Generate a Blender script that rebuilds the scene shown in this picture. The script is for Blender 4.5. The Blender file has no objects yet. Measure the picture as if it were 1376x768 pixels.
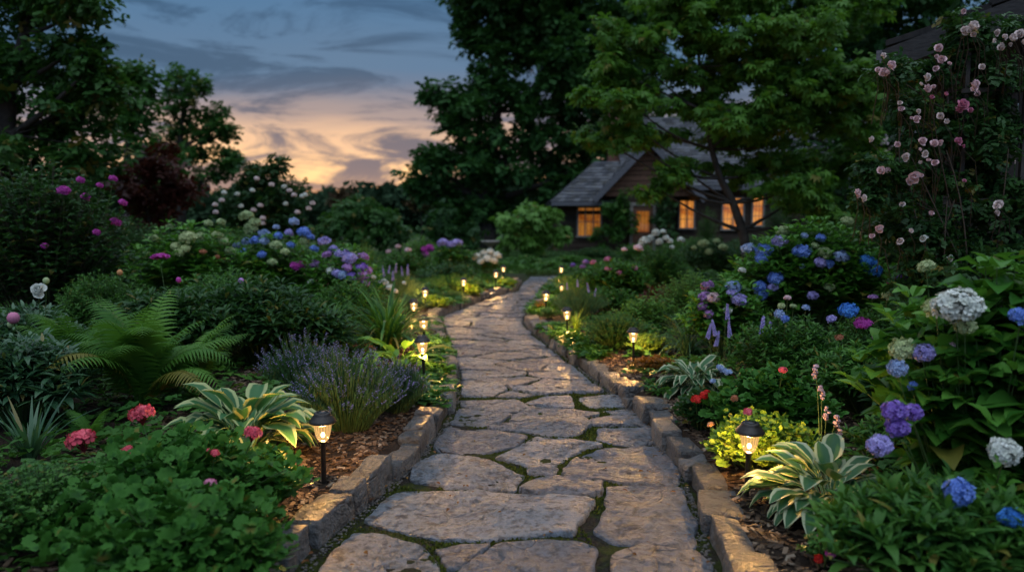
import bpy, math, random
import numpy as np
from mathutils import Vector

# ------------------------------------------------------------------ camera, world, sun, exposure
S = bpy.context.scene
C = S.collection
PI = math.pi
CAMH, FPX, PITCH = 1.3, 1000.0, math.atan(84 / 1000)
cam = bpy.data.objects.new('camera', bpy.data.cameras.new('camera'))
C.objects.link(cam); S.camera = cam
cam.location = (0, 0, CAMH); cam.rotation_euler = (PI / 2 - PITCH, 0, 0)
cam.data.sensor_width = 36; cam.data.lens = 36 * FPX / 1376
cam.data.clip_start = .05; cam.data.clip_end = 2000
cam.data.dof.use_dof = True; cam.data.dof.focus_distance = 4.0; cam.data.dof.aperture_fstop = 1.5

SUN_EL, SUN_AZ = 7.0, -12.0          # degrees; azimuth from +Y, negative to the left
W = bpy.data.worlds.new("World"); S.world = W; W.use_nodes = True
nt = W.node_tree; N = nt.nodes; L = nt.links
N.clear()
def wn(t, **k):
    n = N.new(t)
    for a, b in k.items(): setattr(n, a, b)
    return n
def wmath(op, a, b=None, clamp=False):
    n = wn('ShaderNodeMath', operation=op, use_clamp=clamp)
    for i, v in enumerate((a, b)):
        if v is None: continue
        if isinstance(v, (int, float)): n.inputs[i].default_value = v
        else: L.new(v, n.inputs[i])
    return n.outputs[0]
def wmix(fac, a, b, mode='MIX'):
    n = wn('ShaderNodeMix', data_type='RGBA', blend_type=mode)
    for s, v in ((n.inputs[0], fac), (n.inputs[6], a), (n.inputs[7], b)):
        if isinstance(v, (int, float)): s.default_value = v
        elif isinstance(v, tuple): s.default_value = (*v, 1)
        else: L.new(v, s)
    return n.outputs[2]
def wramp(fac, stops, interp='EASE'):
    n = wn('ShaderNodeValToRGB'); cr = n.color_ramp; cr.interpolation = interp
    while len(cr.elements) > 1: cr.elements.remove(cr.elements[-1])
    for i, (p, c) in enumerate(stops):
        e = cr.elements[0] if i == 0 else cr.elements.new(p)
        e.position = p; e.color = (*c, 1) if isinstance(c, tuple) else (c, c, c, 1)
    L.new(fac, n.inputs[0]); return n.outputs[0]
tc = wn('ShaderNodeTexCoord'); sep = wn('ShaderNodeSeparateXYZ'); L.new(tc.outputs['Generated'], sep.inputs[0])
DX, DY, DZ = sep.outputs
sky = wn('ShaderNodeTexSky', sky_type='NISHITA', sun_disc=False, sun_elevation=math.radians(SUN_EL),
         sun_rotation=math.radians(SUN_AZ), altitude=100, air_density=1.5, dust_density=2.0)
# clouds: sheets drawn out sideways
mp = wn('ShaderNodeMapping'); mp.inputs['Scale'].default_value = (2.8, 2.8, 13.0); mp.inputs['Location'].default_value = (.3, 1.7, .35)
L.new(tc.outputs['Generated'], mp.inputs[0])
n1 = wn('ShaderNodeTexNoise'); n1.inputs['Scale'].default_value = 1.35; n1.inputs['Detail'].default_value = 10; n1.inputs['Roughness'].default_value = .63; n1.inputs['Distortion'].default_value = .8
L.new(mp.outputs[0], n1.inputs[0])
n2 = wn('ShaderNodeTexNoise'); n2.inputs['Scale'].default_value = .8; n2.inputs['Detail'].default_value = 5
L.new(mp.outputs[0], n2.inputs[0])
cl1 = wramp(n1.outputs[0], [(.44, 0.0), (.56, 1.0)])
cl2 = wramp(n2.outputs[0], [(.35, 0.0), (.65, 1.0)])
# how near the direction is to the sunset
saz = math.radians(-10.5)
dot = wmath('ADD', wmath('MULTIPLY', DX, math.sin(saz)), wmath('MULTIPLY', DY, math.cos(saz)))
glow = wramp(dot, [(.72, 0.0), (.93, .35), (.975, .85), (1.0, 1.0)], 'LINEAR')
zz = wmath('ADD', DZ, wmath('MULTIPLY', wmath('SUBTRACT', n2.outputs[0], .5), .09))
dark = wramp(zz, [(0.0, (.27, .22, .25)), (.06, (.22, .195, .235)), (.12, (.125, .155, .225)), (.20, (.062, .125, .215)), (.32, (.042, .12, .235)), (.42, (.055, .14, .27)), (.6, (.38, .46, .57)), (1.0, (.82, .95, 1.12))])  # stops above the view raised to fill-light the garden
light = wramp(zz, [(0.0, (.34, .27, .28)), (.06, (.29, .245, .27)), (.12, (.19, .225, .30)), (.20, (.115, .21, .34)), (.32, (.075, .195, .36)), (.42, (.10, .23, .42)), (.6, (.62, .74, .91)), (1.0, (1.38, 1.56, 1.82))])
warm_d = wramp(zz, [(0.0, (1.0, .44, .15)), (.025, (.80, .38, .17)), (.05, (.38, .25, .21)), (.09, (.22, .185, .21)), (.15, (.155, .155, .20)), (.20, (.072, .125, .215))])
warm_l = wramp(zz, [(0.0, (1.3, .55, .16)), (.03, (1.25, .62, .22)), (.07, (1.45, .84, .37)), (.11, (1.05, .64, .37)), (.145, (.48, .35, .31)), (.18, (.17, .20, .29)), (.26, (.12, .20, .32))])
cold = wmix(cl1, dark, light)
warm = wmix(cl1, warm_d, warm_l)
low = wramp(zz, [(.13, 1.0), (.20, 0.0)], 'LINEAR')
skyc = wmix(wmath('MULTIPLY', glow, low), cold, warm)
# sky behind the viewer brightened, added fill for surfaces facing the camera
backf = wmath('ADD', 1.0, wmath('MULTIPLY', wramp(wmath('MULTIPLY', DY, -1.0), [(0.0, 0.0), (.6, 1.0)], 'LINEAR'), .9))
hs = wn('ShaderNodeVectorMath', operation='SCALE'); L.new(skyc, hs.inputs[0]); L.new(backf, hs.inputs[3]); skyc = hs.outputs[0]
skyc = wmix(.0007, skyc, sky.outputs[0], 'ADD')
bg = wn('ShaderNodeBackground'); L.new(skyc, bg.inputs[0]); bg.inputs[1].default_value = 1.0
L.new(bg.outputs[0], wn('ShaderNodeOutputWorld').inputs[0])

sl = bpy.data.lights.new('sun', 'SUN'); sl.energy = .25; sl.angle = math.radians(14); sl.color = (1, .66, .42)
so = bpy.data.objects.new('sun', sl); C.objects.link(so)
so.rotation_euler = (math.radians(SUN_EL - 90), 0, math.radians(-SUN_AZ))
S.view_settings.view_transform = 'Standard'; S.view_settings.look = 'None'
S.view_settings.exposure = 0; S.view_settings.gamma = 1; S.view_settings.use_curve_mapping = False
S.render.engine = 'CYCLES'
cy = S.cycles
cy.max_bounces = 5; cy.diffuse_bounces = 2; cy.glossy_bounces = 2; cy.transmission_bounces = 3; cy.transparent_max_bounces = 6
cy.caustics_reflective = False; cy.caustics_refractive = False; cy.sample_clamp_indirect = 3
cy.use_denoising = True
LAMP_W = 62.0

# ------------------------------------------------------------------ view geometry: a pixel of the photograph to a place
def ray(px, py):
    a, b = (px - 688) / FPX, (384 - py) / FPX
    c, s = math.cos(PITCH), math.sin(PITCH)
    return np.array([a, c + b * s, -s + b * c])
def G(px, py, z=0.0):
    d = ray(px, py); t = (z - CAMH) / d[2]; return np.array([0, 0, CAMH]) + d * t
def A(px, py, Y):
    d = ray(px, py); return np.array([0, 0, CAMH]) + d * (Y / d[1])

# ------------------------------------------------------------------ noise
def _h(i, j, k, s):
    n = (i * 374761393 + j * 668265263 + k * 1274126177 + s * 69069) & 0xffffffff
    n = ((n ^ (n >> 13)) * 1103515245) & 0xffffffff
    n = ((n ^ (n >> 16)) * 668265263) & 0xffffffff
    return (n & 0xffff) / 32768.0 - 1.0
def vnoise(P, scale=1.0, seed=0, octaves=1):
    P = np.asarray(P, float).reshape(-1, 3); out = np.zeros(len(P)); amp = 1.0; Q = P * scale
    for o in range(octaves):
        f = np.floor(Q).astype(np.int64); u = Q - f; u = u * u * (3 - 2 * u); r = 0
        for a in (0, 1):
            for b in (0, 1):
                for c in (0, 1):
                    w = (u[:, 0] if a else 1 - u[:, 0]) * (u[:, 1] if b else 1 - u[:, 1]) * (u[:, 2] if c else 1 - u[:, 2])
                    r = r + w * _h(f[:, 0] + a, f[:, 1] + b, f[:, 2] + c, seed + o)
        out += amp * r; amp *= .5; Q = Q * 2.03
    return out

# ------------------------------------------------------------------ mesh building
class MB:
    def __init__(s): s.v = []; s.q = []; s.t = []; s.r = []; s.e = []; s.n = 0
    def add(s, V, F, rnd=0.5, e=0.0):
        V = np.asarray(V, float).reshape(-1, 3); F = np.asarray(F, int)
        s.v.append(V); (s.q if F.shape[1] == 4 else s.t).append(F + s.n)
        s.r.append(np.broadcast_to(np.asarray(rnd, float), (len(V),))); s.e.append(np.broadcast_to(np.asarray(e, float), (len(V),)))
        s.n += len(V); return s
    def more(s, F):          # extra faces on the vertices added last are given in absolute indices
        F = np.asarray(F, int); (s.q if F.shape[1] == 4 else s.t).append(F)
    def mesh(s, name, mat, smooth=True):
        me = bpy.data.meshes.new(name)
        if s.n == 0: return me
        V = np.concatenate(s.v); q = np.concatenate(s.q) if s.q else np.zeros((0, 4), int); t = np.concatenate(s.t) if s.t else np.zeros((0, 3), int)
        me.vertices.add(len(V)); me.vertices.foreach_set('co', V.astype(np.float32).ravel())
        me.loops.add(q.size + t.size); me.loops.foreach_set('vertex_index', np.concatenate([q.ravel(), t.ravel()]).astype(np.int32))
        me.polygons.add(len(q) + len(t))
        st = np.concatenate([np.arange(len(q)) * 4, q.size + np.arange(len(t)) * 3]).astype(np.int32)
        me.polygons.foreach_set('loop_start', st)
        me.polygons.foreach_set('use_smooth', np.full(len(q) + len(t), smooth))
        for nm, arr in (('rnd', s.r), ('e', s.e)):
            a = me.attributes.new(nm, 'FLOAT', 'POINT'); a.data.foreach_set('value', np.concatenate(arr).astype(np.float32))
        me.update(calc_edges=True); me.materials.append(mat); return me
    def build(s, name, mat, parent=None, smooth=True, loc=(0, 0, 0)):
        o = bpy.data.objects.new(name, s.mesh(name, mat, smooth)); C.objects.link(o); o.location = loc
        if parent is not None: o.parent = parent
        return o
def tag(o, label=None, cat=None, group=None, kind=None):
    for k, v in (('label', label), ('category', cat), ('group', group), ('kind', kind)):
        if v: o[k] = v
    return o
def empty(name, loc, rz=0, label=None, cat=None, group=None):
    o = bpy.data.objects.new(name, None); C.objects.link(o); o.location = [float(v) for v in loc]; o.rotation_euler = (0, 0, rz)
    o.empty_display_size = .1
    return tag(o, label, cat, group)
def link_part(name, me, parent, loc, rot=(0, 0, 0), sc=1.0):
    o = bpy.data.objects.new(name, me); C.objects.link(o); o.parent = parent
    o.location = [float(v) for v in loc]; o.rotation_euler = [float(v) for v in rot]; o.scale = (sc,) * 3 if isinstance(sc, (int, float)) else sc
    return o

def nrm(a):
    a = np.asarray(a, float); return a / np.maximum(np.linalg.norm(a, axis=-1, keepdims=True), 1e-9)
def inst(mb, T, pos, axis, up, sc, rnd=None, wid=None):
    """copies of template T = (V, F, e) with its Y along axis and its Z near up"""
    pos = np.asarray(pos, float).reshape(-1, 3); n = len(pos)
    if n == 0: return
    V, F, e = T; k = len(V)
    y = nrm(np.broadcast_to(axis, (n, 3))); up = np.broadcast_to(up, (n, 3))
    x = nrm(np.cross(y, up)); z = np.cross(x, y); sc = np.broadcast_to(sc, (n,))[:, None, None]
    wx = 1.0 if wid is None else np.broadcast_to(wid, (n,))[:, None, None]
    P = (V[None, :, 0:1] * wx * x[:, None] + V[None, :, 1:2] * y[:, None] + V[None, :, 2:3] * z[:, None]) * sc + pos[:, None]
    FF = (F[None] + (np.arange(n) * k)[:, None, None]).reshape(-1, F.shape[1])
    rnd = RNG.random(n) if rnd is None else np.broadcast_to(rnd, (n,))
    mb.add(P.reshape(-1, 3), FF, np.repeat(rnd, k), np.tile(e, n))
RNG = np.random.default_rng(11)
def U(a, b, n=None): return RNG.uniform(a, b, n)

def tube(mb, pts, rad, sides=6, rnd=.5, cap=True):
    P = np.asarray(pts, float); n = len(P); R = np.broadcast_to(rad, (n,))
    T = nrm(np.gradient(P, axis=0)); ref = np.array([0, 0, 1.]) if abs(T[0][2]) < .9 else np.array([1., 0, 0])
    X = nrm(np.cross(T, ref)); Y = np.cross(T, X)
    a = np.arange(sides) * 2 * PI / sides
    V = P[:, None] + (np.cos(a)[None, :, None] * X[:, None] + np.sin(a)[None, :, None] * Y[:, None]) * R[:, None, None]
    i, j = np.meshgrid(np.arange(n - 1), np.arange(sides), indexing='ij'); j2 = (j + 1) % sides
    F = np.stack([i * sides + j, i * sides + j2, (i + 1) * sides + j2, (i + 1) * sides + j], -1).reshape(-1, 4)
    b = mb.n; mb.add(V.reshape(-1, 3), F, rnd)
    if cap:
        for base, rev in ((0, 1), ((n - 1) * sides, 0)):
            r = [b + base + s for s in range(sides)]
            if rev: r = r[::-1]
            for s in range(1, sides - 1): mb.more([[r[0], r[s], r[s + 1]]])
def lathe(mb, prof, sides=24, rnd=.5, flute=0, fa=0.0, e=0.0):
    a = np.arange(sides) * 2 * PI / sides; n = len(prof)
    V = np.array([[(r * (1 + fa * math.cos(flute * t))) * math.cos(t), (r * (1 + fa * math.cos(flute * t))) * math.sin(t), z] for r, z in prof for t in a])
    F = [[i * sides + j, i * sides + (j + 1) % sides, (i + 1) * sides + (j + 1) % sides, (i + 1) * sides + j] for i in range(n - 1) for j in range(sides)]
    mb.add(V, F, rnd, e)
BOXF = np.array([[0, 3, 2, 1], [4, 5, 6, 7], [0, 1, 5, 4], [1, 2, 6, 5], [2, 3, 7, 6], [3, 0, 4, 7]])
def box(mb, x0, x1, y0, y1, z0, z1, rnd=.5, M=None):
    V = np.array([[x0, y0, z0], [x1, y0, z0], [x1, y1, z0], [x0, y1, z0], [x0, y0, z1], [x1, y0, z1], [x1, y1, z1], [x0, y1, z1]], float)
    if M is not None: V = V @ np.asarray(M[0]).T + np.asarray(M[1])
    mb.add(V, BOXF, rnd)
def beam(mb, p, q, w, h, up=(0, 0, 1), rnd=.5):
    """a board from p to q, w across, h along up"""
    p = np.array(p, float); q = np.array(q, float); d = q - p; Ln = np.linalg.norm(d); y = d / Ln
    x = nrm(np.cross(y, up)); z = np.cross(x, y)
    box(mb, -w / 2, w / 2, 0, Ln, -h / 2, h / 2, rnd, (np.stack([x, y, z], 1), p))
def cubegrid(n):
    """unit cube surface with n subdivisions, welded"""
    idx = {}; V = []; F = []
    def vid(p):
        k = tuple(p)
        if k not in idx: idx[k] = len(V); V.append([2 * c / n - 1 for c in p])
        return idx[k]
    for ax in range(3):
        u, w = (ax + 1) % 3, (ax + 2) % 3
        for side in (0, n):
            for i in range(n):
                for j in range(n):
                    q = []
                    for a, b in ((0, 0), (1, 0), (1, 1), (0, 1)):
                        p = [0, 0, 0]; p[ax] = side; p[u] = i + a; p[w] = j + b; q.append(vid(p))
                    F.append(q if side else q[::-1])
    return np.array(V), np.array(F)
CUBE6 = cubegrid(8); CUBE3 = cubegrid(3)
def rock(mb, c, half, yaw, r=.25, amp=.1, seed=0, grid=None, rnd=.5, nscale=1.0):
    V, F = grid or CUBE6; half = np.array(half, float); m = min(half)
    P = V * half; inner = np.maximum(half - r * m, 1e-3)
    Q = np.clip(P, -inner, inner); D = nrm(P - Q + 1e-9 * P); P = Q + D * (r * m)
    P = P + nrm(P) * (vnoise(P + seed * 3.7, 7 * nscale, seed, 3) * amp * m)[:, None]
    P = P + np.stack([vnoise(P, 3.1, seed + 5), vnoise(P, 3.1, seed + 6), vnoise(P, 3.1, seed + 7)], 1) * amp * m * 1.2
    cs, sn = math.cos(yaw), math.sin(yaw)
    P = np.stack([P[:, 0] * cs - P[:, 1] * sn, P[:, 0] * sn + P[:, 1] * cs, P[:, 2]], 1) + np.asarray(c)
    mb.add(P, F, rnd)

# ------------------------------------------------------------------ materials
def newmat(name):
    m = bpy.data.materials.new(name); m.use_nodes = True; m.node_tree.nodes.clear(); return m, m.node_tree.nodes, m.node_tree.links
class MG:
    """small helper for node graphs"""
    def __init__(s, name): s.m, s.N, s.L = newmat(name)
    def n(s, t, ins={}, **k):
        x = s.N.new(t)
        for a, b in k.items(): setattr(x, a, b)
        for a, b in ins.items():
            i = x.inputs[a]
            if hasattr(b, 'node'): s.L.new(b, i)
            elif isinstance(b, tuple) and len(b) == 3 and i.type == 'RGBA': i.default_value = (*b, 1)
            else: i.default_value = b
        return x
    def attr(s, a): return s.n('ShaderNodeAttribute', attribute_name=a).outputs['Fac']
    def mix(s, f, a, b, mode='MIX'): return s.n('ShaderNodeMix', {0: f, 6: a, 7: b}, data_type='RGBA', blend_type=mode).outputs[2]
    def math(s, op, a, b=0.0, clamp=False): return s.n('ShaderNodeMath', {0: a, 1: b}, operation=op, use_clamp=clamp).outputs[0]
    def ramp(s, f, stops):
        x = s.n('ShaderNodeValToRGB', {0: f}); cr = x.color_ramp
        while len(cr.elements) > 1: cr.elements.remove(cr.elements[-1])
        for i, (p, c) in enumerate(stops):
            e = cr.elements[0] if i == 0 else cr.elements.new(p)
            e.position = p; e.color = (*c, 1) if isinstance(c, tuple) else (c, c, c, 1)
        return x.outputs[0]
    def noise(s, scale, detail=4, rough=.6, vec=None, dist=0.0):
        i = {'Scale': scale, 'Detail': detail, 'Roughness': rough, 'Distortion': dist}
        if vec is not None: i['Vector'] = vec
        return s.n('ShaderNodeTexNoise', i).outputs[0]
    def pos(s): return s.n('ShaderNodeNewGeometry').outputs['Position']
    def out(s, sh): s.L.new(sh, s.n('ShaderNodeOutputMaterial').inputs[0]); return s.m

def leafmat(name, a, b, edge=None, rough=.46, trans=.22, spec=.18, e0=.62, e1=.72, obj_var=.25, scorch=True):
    g = MG(name)
    col = g.mix(g.attr('rnd'), a, b)
    old = g.ramp(g.n('ShaderNodeMath', {0: g.math('MULTIPLY', g.attr('rnd'), 57.31)}, operation='FRACT').outputs[0], [(.955, 0.0), (.965, .8)])
    if scorch: col = g.mix(old, col, (.20, .15, .03))
    oi = g.n('ShaderNodeObjectInfo').outputs['Random']
    col = g.mix(g.math('MULTIPLY', oi, obj_var), col, tuple(c * .6 for c in a))
    if edge: col = g.mix(g.ramp(g.attr('e'), [(e0, 0.0), (e1, 1.0)]), col, edge)
    p = g.n('ShaderNodeBsdfPrincipled', {'Base Color': col, 'Roughness': rough, 'Specular IOR Level': spec})
    if trans <= 0: return g.out(p.outputs[0])
    t = g.n('ShaderNodeBsdfTranslucent', {'Color': g.mix(.5, col, tuple(min(1, c * f) for c, f in zip(b, (1.6, 1.7, .8))))})
    return g.out(g.n('ShaderNodeMixShader', {0: trans, 1: p.outputs[0], 2: t.outputs[0]}).outputs[0])
def petalmat(name, a, b, c=None, rough=.6, trans=.15):
    g = MG(name)
    col = g.mix(g.attr('rnd'), a, b)
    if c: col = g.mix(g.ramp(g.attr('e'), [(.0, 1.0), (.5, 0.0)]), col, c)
    p = g.n('ShaderNodeBsdfPrincipled', {'Base Color': col, 'Roughness': rough, 'Specular IOR Level': .2})
    t = g.n('ShaderNodeBsdfTranslucent', {'Color': col})
    return g.out(g.n('ShaderNodeMixShader', {0: trans, 1: p.outputs[0], 2: t.outputs[0]}).outputs[0])
def plain(name, col, rough=.6, col2=None, scale=20, metal=0.0, bump=0.0, spec=.4):
    g = MG(name); c = col
    nz = g.noise(scale, 5, .6, g.n('ShaderNodeTexCoord').outputs['Object'])
    if col2: c = g.mix(g.ramp(nz, [(.35, 0.0), (.65, 1.0)]), col, col2)
    i = {'Base Color': c, 'Roughness': rough, 'Metallic': metal, 'Specular IOR Level': spec}
    if bump: i['Normal'] = g.n('ShaderNodeBump', {'Strength': bump, 'Distance': .02, 'Height': nz}).outputs[0]
    return g.out(g.n('ShaderNodeBsdfPrincipled', i).outputs[0])
def emit(name, col, st):
    g = MG(name); return g.out(g.n('ShaderNodeEmission', {0: col, 1: st}).outputs[0])

M = {}
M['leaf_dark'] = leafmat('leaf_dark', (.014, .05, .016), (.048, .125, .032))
M['leaf_ger'] = leafmat('geranium_leaf', (.010, .055, .010), (.055, .165, .026), edge=(.045, .14, .022), e0=.2, e1=.9, trans=.12, spec=.08)
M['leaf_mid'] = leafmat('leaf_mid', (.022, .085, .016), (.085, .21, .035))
M['leaf_bright'] = leafmat('leaf_bright', (.06, .16, .025), (.13, .27, .05))
M['leaf_lime'] = leafmat('leaf_lime', (.10, .21, .022), (.24, .35, .045))
M['leaf_blue'] = leafmat('leaf_blue', (.022, .075, .032), (.07, .16, .072), rough=.4, spec=.5)
M['leaf_grey'] = leafmat('leaf_grey', (.04, .11, .04), (.10, .19, .07), rough=.6)
M['leaf_hyd'] = leafmat('leaf_hyd', (.03, .12, .016), (.11, .28, .04), rough=.4)
M['leaf_rose'] = leafmat('leaf_rose', (.016, .055, .016), (.055, .13, .035), rough=.4)
M['leaf_red'] = leafmat('leaf_red', (.05, .012, .010), (.10, .03, .02), scorch=False)
M['leaf_rust'] = leafmat('leaf_rust', (.11, .04, .012), (.22, .11, .02))
M['fern'] = leafmat('fern', (.035, .12, .018), (.105, .24, .036), rough=.55, trans=.3)
M['hosta'] = leafmat('hosta_leaf', (.035, .12, .045), (.065, .18, .06), edge=(.42, .46, .20), rough=.4, trans=.25, e0=.55, e1=.7, scorch=False)
M['hosta_white'] = leafmat('hosta_white', (.035, .11, .045), (.06, .16, .065), edge=(.44, .48, .30), rough=.4, e0=.60, e1=.72, scorch=False)
M['hosta_lime'] = leafmat('hosta_lime', (.10, .24, .03), (.18, .34, .05), rough=.4, trans=.3)
M['stem'] = plain('stem', (.05, .11, .03), .6, (.08, .13, .04))
M['woody_stem'] = plain('woody_stem', (.05, .035, .025), .8, (.09, .07, .05))
M['bark'] = plain('bark', (.022, .018, .015), .9, (.05, .042, .035), 9, bump=.6)
M['bark_grey'] = plain('bark_grey', (.05, .045, .04), .9, (.10, .09, .08), 9, bump=.5)
M['tree_oak'] = leafmat('tree_oak', (.015, .055, .016), (.065, .175, .042), rough=.55, trans=.2, scorch=False)
M['tree_left'] = leafmat('tree_left', (.018, .066, .015), (.065, .17, .034), rough=.5, trans=.25)
M['tree_maple'] = leafmat('tree_maple', (.034, .105, .016), (.13, .29, .042), rough=.5, trans=.3)
M['tree_far'] = leafmat('tree_far', (.022, .05, .025), (.045, .085, .04), rough=.9, trans=0, spec=.1, scorch=False)  # greyed leaf colour, haze of distance painted in
M['tree_rust'] = leafmat('tree_rust', (.06, .04, .025), (.10, .065, .03), rough=.8, trans=.1, spec=.1)
M['grass'] = leafmat('grass_blade', (.04, .09, .03), (.09, .17, .05), rough=.6, scorch=False)

# stone
def stonemat(name, cols, warm, sc=1.0, bump=.5, moss=.35):
    g = MG(name); P = g.pos(); r = g.attr('rnd')
    off = g.n('ShaderNodeCombineXYZ', {0: g.math('MULTIPLY', r, 37.0), 1: g.math('MULTIPLY', r, 71.0), 2: 0.0}).outputs[0]
    V = g.n('ShaderNodeVectorMath', {0: P, 1: off}, operation='ADD').outputs[0]
    big = g.noise(2.2 * sc, 5, .6, V, .6); fine = g.noise(28 * sc, 7, .65, V); spk = g.noise(120 * sc, 3, .7, V)
    base = g.ramp(r, [(0, cols[0]), (.3, cols[1]), (.6, cols[2]), (.85, cols[3]), (1, cols[0])])
    c = g.mix(g.ramp(big, [(.42, 0.0), (.60, .4)]), base, warm)
    c = g.mix(g.ramp(fine, [(.40, .85), (.53, 0.0)]), c, tuple(x * .42 for x in cols[1]))  # stone mottle, its darks also painted as shading of the fine pits
    c = g.mix(g.ramp(fine, [(.53, 0.0), (.66, .45)]), c, tuple(min(1, x * 1.7) for x in cols[2]))  # lighter mottle, also painted as highlights on the fine relief
    c = g.mix(g.ramp(spk, [(.55, 0.0), (.75, .35)]), c, tuple(x * .5 for x in cols[0]))
    # iron and lichen stains, scattered blotches
    st = g.noise(6.5 * sc, 6, .7, V, 1.2)
    c = g.mix(g.ramp(st, [(.56, 0.0), (.64, .75)]), c, (.06, .048, .042))
    if moss:
        ms = g.noise(3.5, 6, .7, P); c = g.mix(g.math('MULTIPLY', g.ramp(ms, [(.58, 0.0), (.70, 1.0)]), moss), c, (.05, .065, .018))
    wave = g.n('ShaderNodeTexWave', {'Vector': V, 'Scale': 1.1, 'Distortion': 9.0, 'Detail': 4.0, 'Detail Scale': 2.0}, bands_direction='Y').outputs[0]
    h = g.math('ADD', g.math('MULTIPLY', big, 1.2), g.math('ADD', g.math('MULTIPLY', fine, .6), g.math('ADD', g.math('MULTIPLY', spk, .12), g.math('MULTIPLY', wave, .3))))
    h = g.math('ADD', h, g.math('MULTIPLY', g.ramp(g.n('ShaderNodeTexVoronoi', {'Vector': V, 'Scale': 7.0}, feature='DISTANCE_TO_EDGE').outputs[0], [(0, 0.0), (.05, 1.0)]), g.ramp(big, [(.5, 0.0), (.6, .25)])))
    bmp = g.n('ShaderNodeBump', {'Strength': bump, 'Distance': .11, 'Height': h}).outputs[0]
    ro = g.math('ADD', g.math('MULTIPLY', fine, .55), .10)
    return g.out(g.n('ShaderNodeBsdfPrincipled', {'Base Color': c, 'Roughness': ro, 'Specular IOR Level': .45, 'Normal': bmp}).outputs[0])
M['flag'] = stonemat('flagstone', [(.29, .32, .36), (.19, .21, .24), (.12, .145, .19), (.235, .24, .255)], (.215, .215, .225), 1, 1.0, .25)
M['kerb'] = stonemat('kerb_stone', [(.19, .20, .205), (.25, .255, .26), (.12, .13, .14), (.19, .185, .18)], (.15, .145, .135), 1.6, 1.0, .7)
M['rock'] = stonemat('loose_stone', [(.13, .12, .115), (.22, .21, .195), (.10, .10, .10), (.16, .14, .12)], (.26, .2, .16), 3, .6, .2)
def soilmat():
    g = MG('soil'); P = g.pos(); a = g.noise(9, 8, .7, P); b = g.noise(70, 5, .7, P)
    c = g.mix(g.ramp(a, [(.35, 0.0), (.65, 1.0)]), (.016, .011, .008), (.045, .03, .02))
    c = g.mix(g.ramp(b, [(.55, 0.0), (.72, .7)]), c, (.09, .06, .04))
    y = g.n('ShaderNodeSeparateXYZ', {0: P}).outputs[1]
    green = g.mix(g.noise(3, 6, .7, P), (.015, .035, .010), (.04, .075, .02))
    c = g.mix(g.ramp(g.math('DIVIDE', y, 40.0), [(.38, 0.0), (.5, 1.0)]), c, green)
    h = g.math('ADD', a, g.math('MULTIPLY', b, .5))
    return g.out(g.n('ShaderNodeBsdfPrincipled', {'Base Color': c, 'Roughness': .9, 'Specular IOR Level': .15, 'Normal': g.n('ShaderNodeBump', {'Strength': .9, 'Distance': .04, 'Height': h}).outputs[0]}).outputs[0])
M['soil'] = soilmat()
def jointmat():
    g = MG('joint_soil'); P = g.pos(); a = g.noise(5, 7, .7, P); b = g.noise(90, 4, .7, P)
    c = g.mix(g.ramp(b, [(.35, 0.0), (.7, 1.0)]), (.012, .010, .008), (.07, .06, .05))
    c = g.mix(g.ramp(a, [(.42, 0.0), (.58, .95)]), c, g.mix(b, (.022, .035, .008), (.085, .10, .02)))
    return g.out(g.n('ShaderNodeBsdfPrincipled', {'Base Color': c, 'Roughness': .95, 'Specular IOR Level': .1, 'Normal': g.n('ShaderNodeBump', {'Strength': 1.0, 'Distance': .03, 'Height': b}).outputs[0]}).outputs[0])
M['joint'] = jointmat()
M['moss'] = leafmat('moss', (.035, .05, .008), (.10, .12, .02), rough=.8, trans=.1, spec=.1, scorch=False)
def chipmat():
    g = MG('bark_chips'); c = g.ramp(g.attr('rnd'), [(0, (.025, .016, .010)), (.5, (.07, .042, .024)), (.8, (.13, .08, .045)), (1, (.24, .19, .14))])
    return g.out(g.n('ShaderNodeBsdfPrincipled', {'Base Color': c, 'Roughness': .75, 'Specular IOR Level': .3}).outputs[0])
M['chips'] = chipmat()
def woodmat(name, a, b, axis_scale=(1, 1, 1), rough=.8):
    g = MG(name); co = g.n('ShaderNodeTexCoord').outputs['Object']
    v = g.n('ShaderNodeMapping', {'Vector': co, 'Scale': axis_scale}).outputs[0]
    nz = g.noise(6, 7, .65, v, .4); c = g.mix(g.ramp(nz, [(.3, 0.0), (.7, 1.0)]), a, b)
    c = g.mix(g.ramp(g.attr('rnd'), [(0, .45), (.5, 0.0), (1.0, .3)]), c, tuple(x * .45 for x in a))
    return g.out(g.n('ShaderNodeBsdfPrincipled', {'Base Color': c, 'Roughness': rough, 'Specular IOR Level': .3, 'Normal': g.n('ShaderNodeBump', {'Strength': .5, 'Distance': .01, 'Height': nz}).outputs[0]}).outputs[0])
M['log'] = woodmat('log_siding', (.035, .024, .018), (.085, .058, .04), (1, 1, 10))
M['gable_wood'] = woodmat('gable_siding', (.09, .045, .028), (.21, .11, .07), (1, 1, 8))
M['shed_wood'] = woodmat('shed_wood', (.028, .024, .022), (.065, .058, .052), (6, 6, 1))
M['shed_dark'] = woodmat('shed_underside', (.012, .011, .011), (.03, .027, .026), (6, 6, 1))
M['shed_rake'] = woodmat('shed_rake', (.018, .018, .019), (.05, .048, .048), (2, 9, 9))
M['shed_fascia'] = woodmat('shed_fascia', (.07, .07, .08), (.15, .15, .17), (2, 9, 9))
M['frame'] = plain('window_frame', (.20, .18, .165), .6, (.27, .25, .22), 8)
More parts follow.
